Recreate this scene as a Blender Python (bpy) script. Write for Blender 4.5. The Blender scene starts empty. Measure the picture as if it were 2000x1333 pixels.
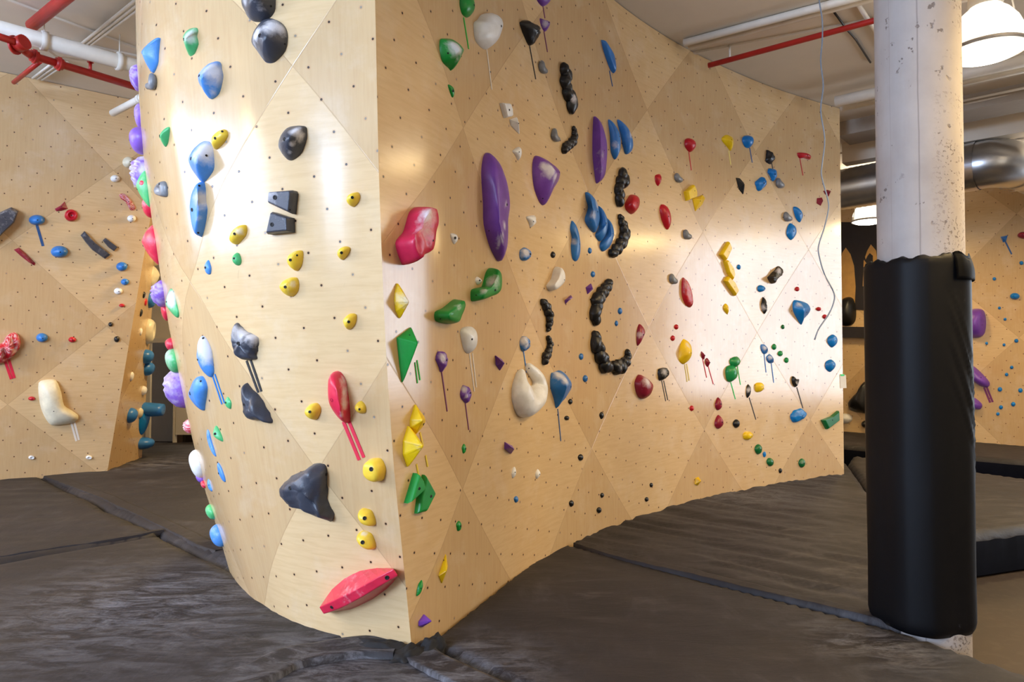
import bpy, bmesh, math, random
import numpy as np
from mathutils import Vector, Matrix, noise
from mathutils.bvhtree import BVHTree

# ------------------------------------------------------------------ camera, world, light, exposure
SCN = bpy.context.scene
COL = SCN.collection
HC = 1.4
F = 2000/36*24.0
PITCH = math.atan(33.5/F)
cam_d = bpy.data.cameras.new('camera'); cam_d.lens = 24; cam_d.sensor_width = 36; cam_d.clip_start = .05
cam = bpy.data.objects.new('camera', cam_d); COL.objects.link(cam)
cam.location = (0, 0, HC); cam.rotation_euler = (math.pi/2+PITCH, 0, 0)
SCN.camera = cam
SCN.view_settings.view_transform = 'Standard'; SCN.view_settings.look = 'None'
SCN.view_settings.gamma = 1; SCN.view_settings.exposure = 0.1; SCN.view_settings.use_curve_mapping = False
wd = bpy.data.worlds.new('world'); SCN.world = wd; wd.use_nodes = True
wd.node_tree.nodes['Background'].inputs[0].default_value = (.9, .93, 1, 1)
wd.node_tree.nodes['Background'].inputs[1].default_value = .35
SCN.cycles.max_bounces = 5; SCN.cycles.diffuse_bounces = 3; SCN.cycles.glossy_bounces = 3; SCN.cycles.adaptive_threshold = .05
SCN.cycles.sample_clamp_indirect = 6
def area(name, loc, target, sx, sy, power, col):
    l = bpy.data.lights.new(name, 'AREA'); l.shape = 'RECTANGLE'; l.size = sx; l.size_y = sy
    l.energy = power; l.color = col
    o = bpy.data.objects.new(name, l); COL.objects.link(o); o.location = loc
    d = Vector(target)-Vector(loc); o.rotation_euler = d.to_track_quat('-Z', 'Y').to_euler()
    return o
# added area lights for assumed daylight behind, left and right of the viewer, plus one added fill
area('assumed_daylight_left', (-9.3, 1.6, 3.2), (0, 1.6, 2.6), 6.0, 2.2, 420, (.52, .68, 1.0))  # added cool light for an assumed window; none is built in this wall
area('assumed_daylight_front_left', (-4.6, -3.9, 3.1), (-3.4, 4, 2.6), 5.0, 2.2, 1300, (.50, .68, 1.0))  # added light behind the viewer, its window assumed and not built
area('fill_front_right', (5.2, -3.9, 2.7), (2.5, 5, 2.2), 6.0, 2.4, 40, (1.0, .86, .70))  # added fill for the long right face, not a window
area('assumed_daylight_right', (11.9, 8.1, 2.4), (0, 8.1, 2.2), 3.6, 3.8, 460, (.76, .86, 1.0))  # stands at the right window, assumed from the reflection on the long face
CP, SP = math.cos(PITCH), math.sin(PITCH)
CAM = np.array([0.0, 0.0, HC])
def ray(x, y):
    a = (x-1000)/F; b = -(y-666.5)/F
    return np.array([a, CP-b*SP, SP+b*CP])
def proj(p):
    dz = p[2]-HC
    f = p[1]*CP+dz*SP; u = -p[1]*SP+dz*CP
    return np.array([1000+F*p[0]/f, 666.5-F*u/f])
def at_z(x, y, z=0.0):
    r = ray(x, y); t = (z-HC)/r[2]
    return np.array([r[0]*t, r[1]*t, z])
def catmull(P, n):
    P = np.array(P, float); P = np.vstack([2*P[0]-P[1], P, 2*P[-1]-P[-2]]); out = []
    for i in range(1, len(P)-2):
        a, b, c, d = P[i-1:i+3]
        for k in range(n):
            t = k/n
            out.append(.5*((2*b)+(c-a)*t+(2*a-5*b+4*c-d)*t*t+(-a+3*b-3*c+d)*t**3))
    out.append(P[-2]); return np.array(out)
class Curve:
    def __init__(s, pts, ext=0.0):
        c = catmull(pts, 16)
        for _ in range(3):
            c[1:-1] = (c[:-2]+2*c[1:-1]+c[2:])/4
        if ext:
            d = c[0]-c[6]; d /= np.linalg.norm(d)
            c = np.vstack([c[0]+d*ext, c]); s.s0 = -ext
        else: s.s0 = 0.0
        s.c = c; l = np.linalg.norm(np.diff(c, axis=0), axis=1); s.l = s.s0+np.concatenate([[0], np.cumsum(l)])
    def at(s, u):
        return np.array([np.interp(u, s.l, s.c[:, 0]), np.interp(u, s.l, s.c[:, 1])])
    def tan(s, u):
        d = s.at(u+.06)-s.at(u-.06); n = np.linalg.norm(d)
        return d/n
RCV = Curve([(-.48,3.31),(-.37,3.515),(-.22,3.89),(0,4.40),(.22,4.82),(.43,5.16),(.72,5.58),(1.08,6.03),(1.56,6.54),(2.12,7.04),(2.85,7.60),(3.47,8.00),(4.05,8.34)], .6)
LCV = Curve([(-.48,3.31),(-.62,3.37),(-.75,3.42),(-.88,3.48),(-1.08,3.60),(-1.24,3.73),(-1.37,3.87),(-1.54,4.05),(-1.80,4.43),(-2.0,4.82),(-2.13,5.2),(-2.22,5.6),(-2.27,6.0),(-2.28,6.4),(-2.25,6.9),(-2.1,7.5)])
EZ = [-.1,0,.43,.85,1.16,1.48,1.87,2.26,3.03,3.8,4.6]; ET = [-.016,0,.066,.135,.172,.205,.233,.257,.287,.302,.308]
OZ = [-.1,0,.28,.47,.88,1.33,1.69,2.0,2.33,2.75,3.33,4.0,4.6]; OO = [-.025,0,.075,.135,.23,.32,.39,.435,.485,.54,.58,.598,.605]
def smooth(x): x = min(1, max(0, x)); return x*x*(3-2*x)
ED = RCV.at(-.5)-RCV.at(0); ED /= np.linalg.norm(ED)
def SR(s, z):
    p = RCV.at(s); return np.array([p[0], p[1], z])
def SL(u, z):
    p = LCV.at(u); t = LCV.tan(max(u, .06)); n = np.array([-t[1], t[0]])
    if n[1] > 0 and u < 1: n = -n
    if np.dot(n, np.array([-1, -.6])) < 0: n = -n
    w = smooth(u/1.5)
    q = p+ED*(np.interp(z, EZ, ET)*(1-w))+n*(np.interp(z, OZ, OO)*w)
    return np.array([q[0], q[1], z])
def plane(a, b, lean, flip=1):   # base line a->b on z=0, leaning by `lean` metres per metre along the normal
    a = np.array(a, float); b = np.array(b, float); d = (b-a)/np.linalg.norm(b-a); n = np.array([d[1], -d[0]])*flip
    def f(s, z):
        q = a+d*s+n*lean*z
        return np.array([q[0], q[1], z])
    return f
WA = at_z(0,938)[:2]; WB = at_z(210,919)[:2]
SW = plane(WA, WB, .165)
SP0 = at_z(277,894)[:2]
def SS(t, z):
    e = SW(1.076+.109*z, z); g = np.array([SP0[0]+.055*z, SP0[1], z])
    return e*(1-t)+g*t
BA = at_z(1670,845)[:2]; BB = at_z(1905,864)[:2]
SB = plane(BA, BB, 0.0)
RNG = {'R': (SR, -.31, 6.9, -.02, 4.5), 'L': (SL, 0, 4.4, -.02, 4.5), 'W': (SW, -3, 1.55, -.05, 4.5), 'B': (SB, -1.2, 4, -.05, 4.5), 'S': (SS, 0, 1, -.05, 4.5)}
def frame(k, s, z):
    f = RNG[k][0]; e = 1e-3
    U = f(s+e, z)-f(s-e, z); U /= np.linalg.norm(U)
    V = f(s, z+e)-f(s, z-e); N = np.cross(U, V); N /= np.linalg.norm(N)
    if k == 'L' or k == 'S':
        ref = np.array([-1., -.8, 0]) if k == 'L' else np.array([1., 0, 0])
        if np.dot(N, ref) < 0: N = -N
    elif np.dot(N, f(s, z)-CAM) > 0: N = -N
    V = V-N*np.dot(V, N); V /= np.linalg.norm(V)
    U = np.cross(V, N)
    return f(s, z), U, V, N
GRID = {}
def locate(k, x, y, off=0.0):
    f, a, b, c, d = RNG[k]
    if k not in GRID:
        L = []
        for s in np.linspace(a, b, 80):
            for z in np.linspace(c, d, 50):
                p, U, V, N = frame(k, s, z)
                if np.dot(N, p-CAM) < .02: q = proj(p); L.append((s, z, q[0], q[1]))
        GRID[k] = np.array(L)
    def P(s, z):
        if off == 0: return proj(f(s, z))
        p, U, V, N = frame(k, s, z); return proj(p+N*off)
    t = np.array([x, y]); g = GRID[k]; i = np.argmin((g[:, 2]-x)**2+(g[:, 3]-y)**2); s, z = g[i, 0], g[i, 1]
    e = 2e-3
    for _ in range(14):
        r = t-P(s, z)
        J = np.stack([(P(s+e, z)-P(s-e, z))/(2*e), (P(s, z+e)-P(s, z-e))/(2*e)], 1)
        dl = np.linalg.solve(J.T@J+np.eye(2)*20, J.T@r)
        dl = np.clip(dl, -.3, .3); s = min(max(s+dl[0], a), b); z += dl[1]
        if np.abs(dl).max() < 1e-4: break
    return s, z
# ------------------------------------------------------------------ helpers
def lin(c):
    c = c/255; return c/12.92 if c <= .04045 else ((c+.055)/1.055)**2.4
def rgb(r, g, b): return (lin(r), lin(g), lin(b), 1)
def tag(o, label=None, cat=None, group=None, kind=None):
    if label: o['label'] = label
    if cat: o['category'] = cat
    if group: o['group'] = group
    if kind: o['kind'] = kind
    return o
def link(name, bm, mat, parent=None, smooth=False, mw=None):
    me = bpy.data.meshes.new(name); bm.to_mesh(me); bm.free()
    for m in (mat if isinstance(mat, (list, tuple)) else [mat]): me.materials.append(m)
    if smooth:
        for p in me.polygons: p.use_smooth = True
    o = bpy.data.objects.new(name, me); COL.objects.link(o)
    if parent is not None: o.parent = parent
    if mw is not None: o.matrix_world = mw
    return o
def empty(name, loc=(0, 0, 0), rot=0):
    o = bpy.data.objects.new(name, None); COL.objects.link(o); o.location = loc; o.rotation_euler = (0, 0, rot)
    o.empty_display_size = .1
    return o
class NT:
    def __init__(s, name):
        s.m = bpy.data.materials.new(name); s.m.use_nodes = True; s.t = s.m.node_tree; s.p = s.t.nodes['Principled BSDF']
    def n(s, typ, **kw):
        nd = s.t.nodes.new(typ)
        for k, v in kw.items(): setattr(nd, k, v)
        return nd
    def set(s, sock, v):
        if isinstance(v, bpy.types.NodeSocket): s.t.links.new(v, sock)
        elif v is not None: sock.default_value = v
    def math(s, op, a, b=None, c=None, clamp=False):
        nd = s.n('ShaderNodeMath', operation=op); nd.use_clamp = clamp
        s.set(nd.inputs[0], a); s.set(nd.inputs[1], b)
        if c is not None: s.set(nd.inputs[2], c)
        return nd.outputs[0]
    def mix(s, f, a, b, blend='MIX'):
        nd = s.n('ShaderNodeMix', data_type='RGBA', blend_type=blend)
        s.set(nd.inputs[0], f); s.set(nd.inputs[6], a); s.set(nd.inputs[7], b)
        return nd.outputs[2]
    def noise(s, vec, scale, detail=4, rough=.55, dist=0):
        nd = s.n('ShaderNodeTexNoise'); s.set(nd.inputs['Vector'], vec); nd.inputs['Scale'].default_value = scale
        nd.inputs['Detail'].default_value = detail; nd.inputs['Roughness'].default_value = rough; nd.inputs['Distortion'].default_value = dist
        return nd.outputs[0]
    def ramp(s, f, lo, hi, smooth=False):
        nd = s.n('ShaderNodeMapRange'); nd.clamp = True
        if smooth: nd.interpolation_type = 'SMOOTHSTEP'
        s.set(nd.inputs[0], f); nd.inputs[1].default_value = lo; nd.inputs[2].default_value = hi
        return nd.outputs[0]
    def comb(s, x, y, z=0.0):
        nd = s.n('ShaderNodeCombineXYZ'); s.set(nd.inputs[0], x); s.set(nd.inputs[1], y); s.set(nd.inputs[2], z); return nd.outputs[0]
    def mapv(s, vec, scale, rot=(0, 0, 0)):
        nd = s.n('ShaderNodeMapping'); s.set(nd.inputs[0], vec); nd.inputs[3].default_value = scale; nd.inputs[2].default_value = rot
        return nd.outputs[0]
    def bump(s, hgt, strength, dist=.01):
        nd = s.n('ShaderNodeBump'); nd.inputs['Strength'].default_value = strength; nd.inputs['Distance'].default_value = dist
        s.set(nd.inputs['Height'], hgt); s.t.links.new(nd.outputs[0], s.p.inputs['Normal'])
    def obj(s): return s.n('ShaderNodeTexCoord').outputs['Object']
def plain(name, col, rough=.5, metal=0, var=.0, scale=8, bump=0, spec=.5, emit=None):
    t = NT(name); c = col
    if var:
        nz = t.noise(t.obj(), scale, 5)
        f = t.ramp(nz, .3, .7)
        c = t.mix(f, tuple(x*(1-var) for x in col[:3])+(1,), tuple(min(1, x*(1+var)) for x in col[:3])+(1,))
        if bump: t.bump(nz, bump)
    t.set(t.p.inputs['Base Color'], c); t.p.inputs['Roughness'].default_value = rough; t.p.inputs['Metallic'].default_value = metal
    t.p.inputs['Specular IOR Level'].default_value = spec
    if emit:
        t.p.inputs['Emission Color'].default_value = emit[0]; t.p.inputs['Emission Strength'].default_value = emit[1]
    return t.m
# ------------------------------------------------------------------ plywood: diamond panels, T-nut holes, grain
def wood(name, s0, w, z0, h, light=(226, 194, 146), dark=(207, 174, 128)):
    t = NT(name)
    uv = t.n('ShaderNodeUVMap', uv_map='wall').outputs[0]
    sp = t.n('ShaderNodeSeparateXYZ'); t.set(sp.inputs[0], uv); S, Z = sp.outputs[0], sp.outputs[1]
    a = t.math('DIVIDE', t.math('SUBTRACT', S, s0), w); b = t.math('DIVIDE', t.math('SUBTRACT', Z, z0), h)
    p = t.math('ADD', a, b); q = t.math('SUBTRACT', a, b)
    fp = t.math('FLOOR', p); fq = t.math('FLOOR', q)
    par = t.math('ABSOLUTE', t.math('MODULO', t.math('ADD', fp, fq), 2.0))
    wn = t.n('ShaderNodeTexWhiteNoise', noise_dimensions='2D'); t.set(wn.inputs['Vector'], t.comb(fp, fq)); rnd = wn.outputs[0]
    tone = t.math('ADD', t.math('MULTIPLY', par, .8), t.math('MULTIPLY', rnd, .25))
    col = t.mix(tone, rgb(*light), rgb(*dark))
    # grain, its direction turning from panel to panel
    g1 = t.noise(t.mapv(uv, (38, 2.2, 1)), 1.6, 6, .6, .4); g2 = t.noise(t.mapv(uv, (3, 30, 1), (0, 0, .5)), 1.6, 6, .6, .4)
    gm = t.n('ShaderNodeMix', data_type='FLOAT'); t.set(gm.inputs[0], par); t.set(gm.inputs[2], g2); t.set(gm.inputs[3], g1)
    col = t.mix(t.math('MULTIPLY', t.ramp(gm.outputs[0], .42, .75), .22), col, rgb(176, 128, 78))
    big = t.noise(uv, 1.1, 5, .62, .3)
    col = t.mix(t.math('MULTIPLY', t.ramp(big, .45, .75), .28), col, rgb(190, 142, 88))
    ch = t.noise(uv, 2.3, 6, .65, .2)
    col = t.mix(t.math('MULTIPLY', t.ramp(ch, .52, .8), .30), col, rgb(238, 226, 205))
    # scuffs
    sc = t.noise(t.mapv(uv, (22, 7, 1), (0, 0, .9)), 1.3, 3, .5, 1.5)
    scm = t.math('MULTIPLY', t.ramp(sc, .70, .76), t.ramp(t.noise(uv, 1.7, 3), .52, .62))
    col = t.mix(t.math('MULTIPLY', scm, .25), col, rgb(110, 84, 60))
    # joints between panels
    def edge(x):
        f = t.math('FRACT', x); return t.math('MINIMUM', f, t.math('SUBTRACT', 1.0, f))
    e = t.math('MINIMUM', edge(p), edge(q))
    seam = t.math('SUBTRACT', 1.0, t.ramp(e, .0008, .0028))
    col = t.mix(t.math('MULTIPLY', seam, .30), col, rgb(140, 104, 66))
    # lattice of T-nut holes
    ax, az, bx, bz = .168, -.045, -.06, -.155
    det = ax*bz-az*bx
    i = t.math('ADD', t.math('MULTIPLY', S, bz/det), t.math('MULTIPLY', Z, -bx/det))
    j = t.math('ADD', t.math('MULTIPLY', S, -az/det), t.math('MULTIPLY', Z, ax/det))
    i = t.math('ADD', i, .37); j = t.math('ADD', j, .21)
    fi = t.math('SUBTRACT', t.math('FRACT', i), .5); fj = t.math('SUBTRACT', t.math('FRACT', j), .5)
    dx = t.math('ADD', t.math('MULTIPLY', fi, ax), t.math('MULTIPLY', fj, bx))
    dz = t.math('ADD', t.math('MULTIPLY', fi, az), t.math('MULTIPLY', fj, bz))
    r = t.math('SQRT', t.math('ADD', t.math('MULTIPLY', dx, dx), t.math('MULTIPLY', dz, dz)))
    hole = t.math('SUBTRACT', 1.0, t.ramp(r, .0052, .0068))
    ring = t.math('MULTIPLY', t.math('SUBTRACT', 1.0, t.ramp(r, .009, .014)), .25)
    col = t.mix(ring, col, rgb(190, 130, 90))
    wn2 = t.n('ShaderNodeTexWhiteNoise', noise_dimensions='2D'); t.set(wn2.inputs['Vector'], t.comb(t.math('FLOOR', i), t.math('FLOOR', j)))
    dk = t.mix(t.math('GREATER_THAN', wn2.outputs[0], .86), rgb(62, 44, 32), rgb(150, 138, 120))
    col = t.mix(hole, col, dk)
    t.set(t.p.inputs['Base Color'], col)
    t.set(t.p.inputs['Roughness'], t.math('ADD', .12, t.math('MULTIPLY', big, .12)))
    t.p.inputs['Specular IOR Level'].default_value = .5
    t.bump(t.math('SUBTRACT', t.math('MULTIPLY', big, .35), t.math('ADD', hole, t.math('MULTIPLY', seam, .3))), .35, .004)
    return t.m
M_WR = wood('plywood_right_face', .5, 1.93, .68, 2.0)
M_WL = wood('plywood_left_face', 1.205, 1.55, 1.815, 1.93)
M_WW = wood('plywood_left_wall', .05, 1.9, .87, 1.84)
M_WB = wood('plywood_back_wall', 2.577, 1.93, 1.73, 2.0)
M_EDGE = plain('plywood_raw_edge', rgb(205, 160, 105), .6, var=.1)
def surf_mesh(name, f, sfun, zs, n, mat, parent=None, kind=None, flip=False, uvf=None):
    bm = bmesh.new(); uvl = bm.loops.layers.uv.new('wall'); rows = []; co = {}
    for z in zs:
        row = []
        s0, s1 = sfun(z)
        for k in range(n+1):
            s = s0+(s1-s0)*k/n; v = bm.verts.new(f(s, z)); row.append(v); co[v] = (s, z)
        rows.append(row)
    for r in range(len(rows)-1):
        for k in range(n):
            q = [rows[r][k], rows[r][k+1], rows[r+1][k+1], rows[r+1][k]]
            if flip: q.reverse()
            fc = bm.faces.new(q)
            for l in fc.loops: l[uvl].uv = co[l.vert]
    return bm
ZC = 4.48
def join_bm(dst, src, mi):
    me = bpy.data.meshes.new('tmp'); src.to_mesh(me); src.free()
    n0 = len(dst.faces); dst.from_mesh(me); bpy.data.meshes.remove(me)
    dst.faces.ensure_lookup_table()
    for fc in dst.faces[n0:]: fc.material_index = mi; fc.smooth = True
ZS = list(np.linspace(-.03, ZC-.005, 26))
bm = surf_mesh('r', SR, lambda z: (-float(np.interp(z, EZ, ET)), 6.915), ZS, 70, None, flip=False)
for fc in bm.faces: fc.smooth = True
LEND = LCV.l[-1]
join_bm(bm, surf_mesh('l', SL, lambda z: (0.0, LEND), ZS, 70, None, flip=True), 1)
uvl = bm.loops.layers.uv.verify()
def quad(bm, pts, mi):
    vs = [bm.verts.new(p) for p in pts]; fc = bm.faces.new(vs); fc.material_index = mi; return fc
for (a0, a1, mi) in (((RCV.at(6.915)), np.array([3.97, 8.37+.1]), 2), (np.array([3.97, 8.47]), np.array([3.4, 9.0]), 2)):
    quad(bm, [(a0[0], a0[1], ZS[0]), (a1[0], a1[1], ZS[0]), (a1[0], a1[1], ZS[-1]), (a0[0], a0[1], ZS[-1])], mi)
lb, lt = SL(LEND, ZS[0]), SL(LEND, ZS[-1])
quad(bm, [(3.4, 9.0, ZS[0]), tuple(lb), tuple(lt), (3.4, 9.0, ZS[-1])], 2)
wc = link('wall_center', bm, [M_WR, M_WL, M_EDGE])
tag(wc, 'freestanding birch plywood bouldering wall with a sharp prow, diamond panels and rows of holes', kind='structure')
# far left wall, its side face, and the back right wall
bm = surf_mesh('w', SW, lambda z: (-4.5, 1.076+.109*z), ZS, 60, None)
wl = link('wall_left', bm, M_WW); tag(wl, 'leaning plywood climbing wall at the far left', kind='structure')
bm = surf_mesh('s', SS, lambda z: (0, 1), ZS, 14, None, uvf=None)
ws = link('wall_left_side', bm, M_WW); tag(ws, 'shaded plywood side face turning back from the far left wall', kind='structure')
bm = surf_mesh('b', SB, lambda z: (-1.6, 6.0), ZS, 60, None)
wb = link('wall_back', bm, M_WB); tag(wb, 'plywood climbing wall in the room behind the concrete column', kind='structure')
# ------------------------------------------------------------------ room shell
M_CEIL = plain('painted_ceiling', rgb(226, 216, 200), .75, var=.05, scale=1.5, bump=.05)
M_WHITE = plain('white_paint', rgb(228, 220, 206), .6, var=.03)
M_PIPEW = plain('white_pipe_paint', rgb(232, 224, 210), .5, var=.05)
M_REDP = plain('red_pipe_paint', rgb(176, 34, 28), .42, var=.12)
M_STEEL = plain('galvanised_steel', rgb(190, 192, 196), .28, metal=1, var=.1, scale=5)
M_DARK = plain('dark_paint', rgb(30, 25, 22), .45, var=.15)
M_BLACKM = plain('black_metal', rgb(24, 24, 26), .4)
def box(bm, x0, x1, y0, y1, z0, z1, rot=None):
    vs = [bm.verts.new((x, y, z)) for z in (z0, z1) for x, y in ((x0, y0), (x1, y0), (x1, y1), (x0, y1))]
    for f in ((3, 2, 1, 0), (4, 5, 6, 7), (0, 1, 5, 4), (1, 2, 6, 5), (2, 3, 7, 6), (3, 0, 4, 7)): bm.faces.new([vs[i] for i in f])
    return vs
def obox(bm, p, q, wd_, z0, z1):    # box along the plan line p-q
    p = Vector((p[0], p[1])); q = Vector((q[0], q[1])); d = (q-p).normalized(); n = Vector((-d.y, d.x))*wd_/2
    c = [p-n, q-n, q+n, p+n]
    vs = [bm.verts.new((v.x, v.y, z)) for z in (z0, z1) for v in c]
    for f in ((3, 2, 1, 0), (4, 5, 6, 7), (0, 1, 5, 4), (1, 2, 6, 5), (2, 3, 7, 6), (3, 0, 4, 7)): bm.faces.new([vs[i] for i in f])
def tube(bm, pts, r, n=12, cap=True, closed=False):
    pts = [Vector(p) for p in pts]; rings = []
    for i, p in enumerate(pts):
        if i == 0: d = pts[1]-p
        elif i == len(pts)-1: d = p-pts[-2]
        else: d = (pts[i+1]-p).normalized()+(p-pts[i-1]).normalized()
        d.normalize(); up = Vector((0, 0, 1)) if abs(d.z) < .9 else Vector((0, 1, 0))
        a = d.cross(up).normalized(); b = a.cross(d)
        rr = r[i] if isinstance(r, (list, tuple)) else r
        rings.append([bm.verts.new(p+(a*math.cos(2*math.pi*k/n)+b*math.sin(2*math.pi*k/n))*rr) for k in range(n)])
    for A, B in zip(rings, rings[1:]):
        for k in range(n):
            f = bm.faces.new((A[k], A[(k+1) % n], B[(k+1) % n], B[k])); f.smooth = True
    if cap:
        bm.faces.new(list(reversed(rings[0]))); bm.faces.new(rings[-1])
def lathe(bm, prof, c=(0, 0, 0), n=32, smooth=True):
    rings = [[bm.verts.new((c[0]+r*math.cos(2*math.pi*k/n), c[1]+r*math.sin(2*math.pi*k/n), c[2]+z)) for k in range(n)] for r, z in prof]
    for A, B in zip(rings, rings[1:]):
        for k in range(n):
            f = bm.faces.new((A[k], A[(k+1) % n], B[(k+1) % n], B[k])); f.smooth = smooth
    return rings
# concrete floor, below the mats
tf = NT('concrete_floor'); o_ = tf.obj()
c_ = tf.mix(tf.ramp(tf.noise(o_, 1.3, 6), .3, .7), rgb(50, 42, 35), rgb(64, 51, 40))
c_ = tf.mix(tf.math('MULTIPLY', tf.ramp(tf.noise(o_, 14, 6), .5, .8), .3), c_, rgb(98, 88, 80))
tf.set(tf.p.inputs['Base Color'], c_); tf.p.inputs['Roughness'].default_value = .5
bm = bmesh.new(); box(bm, -9.5, 12, -4, 14.5, -.5, -.36); tag(link('floor', bm, tf.m), 'brown grey concrete floor below the mats', kind='structure')
bm = bmesh.new(); box(bm, -9.5, 12, -4, 14.5, ZC, ZC+.2)
tag(link('ceiling', bm, M_CEIL), 'off-white painted ceiling of boards', kind='structure')
def wall_box(name, x0, x1, y0, y1, lab, z0=-.36, z1=ZC, mat=None):
    bm = bmesh.new(); box(bm, x0, x1, y0, y1, z0, z1); return tag(link(name, bm, mat or M_WHITE), lab, kind='structure')
wall_box('wall_front', -9.5, 12, -4.2, -4, 'plain painted wall behind the viewer')
wall_box('wall_far_left', -9.7, -9.5, -4, 14.5, 'plain painted outer wall at the left')
wall_box('wall_far_back', -9.5, 12, 14.5, 14.7, 'plain painted wall behind everything')
# right outer wall with an assumed wide window, out of view
bm = bmesh.new()
box(bm, 12, 12.2, -4, 6.3, -.36, ZC); box(bm, 12, 12.2, 9.9, 14.5, -.36, ZC); box(bm, 12, 12.2, 6.3, 9.9, -.36, .45); box(bm, 12, 12.2, 6.3, 9.9, 4.35, ZC)
tag(link('wall_right', bm, M_WHITE), 'plain painted outer wall with an assumed wide window', kind='structure')
bm = bmesh.new()
for y in (6.3, 7.5, 8.7, 9.85): box(bm, 12.0, 12.08, y, y+.05, .45, 4.35)
for z in (.45, 4.3): box(bm, 12.0, 12.08, 6.3, 9.9, z, z+.05)
tag(link('assumed_window_1', bm, M_WHITE), 'assumed white window frame in the right outer wall', kind='structure')
# white wall with the doorway between the two climbing walls
def X_at(px, Y): return (px-1000)/F*Y*1.0
YD = 11.45
bm = bmesh.new()
xl, xr, zt = X_at(290, YD), -4.2, 1.66
box(bm, -7.6, xl, YD, YD+.12, -.36, ZC); box(bm, xl, xr, YD, YD+.12, zt, ZC); box(bm, xr, -1.0, YD, YD+.12, -.36, ZC)
tag(link('wall_far', bm, plain('cream_wall', rgb(214, 202, 178), .7, var=.03)), 'cream painted wall with a doorway between the climbing walls', kind='structure')
bm = bmesh.new(); M_TRIM = plain('cream_trim', rgb(205, 196, 178), .5)
box(bm, xl-.02, xl+.05, YD-.03, YD, -.2, zt+.06); box(bm, xl-.02, xr, YD-.03, YD, zt, zt+.07)
box(bm, X_at(341, YD), X_at(345, YD), YD-.03, YD+.05, -.2, zt)
d1 = tag(link('door_1', bm, M_TRIM), 'cream door frame round a dark doorway', kind='structure')
bm = bmesh.new(); box(bm, X_at(346, YD), xr, YD-.02, YD+.03, .12, .62); link('door_panel', bm, M_TRIM, d1)
bm = bmesh.new(); box(bm, -6.6, -3.4, 13.4, 13.5, -.36, 2.2); tag(link('wall_passage', bm, plain('brown_panelling', rgb(92, 70, 54), .5, var=.2)), 'brown wall inside the doorway', kind='structure')
t = empty('bench', (-5.62, 12.7, -.36)); tag(t, 'small brown bench seen through the doorway', 'bench')
bm = bmesh.new(); box(bm, -.45, .55, -.2, .2, .72, .78); link('seat', bm, plain('bench_wood', rgb(120, 86, 60), .5, var=.2), t)
for x in (-.4, .45):
    bm = bmesh.new(); box(bm, x, x+.05, -.18, .18, 0, .72); link('leg', bm, M_DARK, t)
bm = bmesh.new(); bmesh.ops.create_icosphere(bm, subdivisions=3, radius=1)
for v in bm.verts:
    v.co = Vector((v.co.x*.2, v.co.y*.14, v.co.z*.15))*(1+.22*noise.noise(v.co*1.7))
tag(link('bag', bm, plain('brown_bag_cloth', rgb(96, 44, 36), .8, var=.3), smooth=True, mw=Matrix.Translation((-5.55, 12.68, .57))), 'dark reddish bag lying on the bench beyond the doorway', 'bag')
bm = bmesh.new(); box(bm, -.14, .14, -.01, .01, -.16, .16)
tag(link('notice', bm, M_WHITE, mw=Matrix.Translation((-6.06, 13.37, 1.62))), 'pale notice on the brown wall inside the doorway', 'notice')
# ------------------------------------------------------------------ crash mats
tm = NT('mat_cover'); g = tm.n('ShaderNodeNewGeometry').outputs['Position']
n1 = tm.noise(g, 1.1, 7, .65, .6); n2 = tm.noise(tm.mapv(g, (3.2, 1.2, 1), (0, 0, .6)), 1.9, 8, .72, .6); n3 = tm.noise(g, 26, 4, .75)
n4 = tm.noise(tm.mapv(g, (1.0, 3.6, 1), (0, 0, .15)), 2.1, 7, .68, .6)
base = tm.mix(tm.ramp(n1, .3, .7), rgb(30, 28, 33), rgb(43, 40, 44))
chk = tm.math('MULTIPLY', tm.ramp(n2, .50, .80), tm.ramp(n1, .42, .70))
base = tm.mix(tm.math('MULTIPLY', chk, .26), base, rgb(148, 144, 150))
chk2 = tm.math('MULTIPLY', tm.ramp(n4, .52, .8), tm.ramp(tm.noise(g, .7, 3), .45, .62))
base = tm.mix(tm.math('MULTIPLY', chk2, .35), base, rgb(136, 130, 130))
spk = tm.math('MULTIPLY', tm.ramp(n3, .70, .76), tm.ramp(n1, .40, .60))
base = tm.mix(tm.math('MULTIPLY', spk, .30), base, rgb(190, 190, 196))
fl = tm.math('MULTIPLY', tm.ramp(tm.noise(g, 42, 2, .5), .79, .81), tm.ramp(tm.noise(g, 2.2, 3), .5, .6))
base = tm.mix(tm.math('MULTIPLY', fl, .8), base, rgb(215, 212, 208))
def near_pt(x, y, r):    # chalk dust lies thickest at a few spots
    d = tm.n('ShaderNodeVectorMath', operation='DISTANCE'); tm.set(d.inputs[0], g); d.inputs[1].default_value = (x, y, 0); return tm.math('SUBTRACT', 1.0, tm.ramp(d.outputs['Value'], r*.15, r))
dust = None
for x, y, r in ((*at_z(640, 1290)[:2], .75), (*at_z(880, 1310)[:2], .6), (*at_z(1450, 968)[:2], .8), (*at_z(300, 905)[:2], 1.0), (*at_z(1700, 1255)[:2], .45), (*at_z(300, 1180)[:2], 1.2)):
    k_ = near_pt(x, y, r); dust = k_ if dust is None else tm.math('MAXIMUM', dust, k_)
dn = tm.ramp(tm.math('ADD', tm.noise(tm.mapv(g, (1, 3.2, 1), (0, 0, .4)), 3.4, 8, .75, 1.2), tm.math('MULTIPLY', tm.noise(g, 60, 3), .12)), .50, .78)
base = tm.mix(tm.math('MULTIPLY', tm.math('MULTIPLY', dust, dn), .42), base, rgb(176, 178, 190))
tm.set(tm.p.inputs['Base Color'], base); tm.p.inputs['Roughness'].default_value = .62; tm.p.inputs['Specular IOR Level'].default_value = .42
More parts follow.
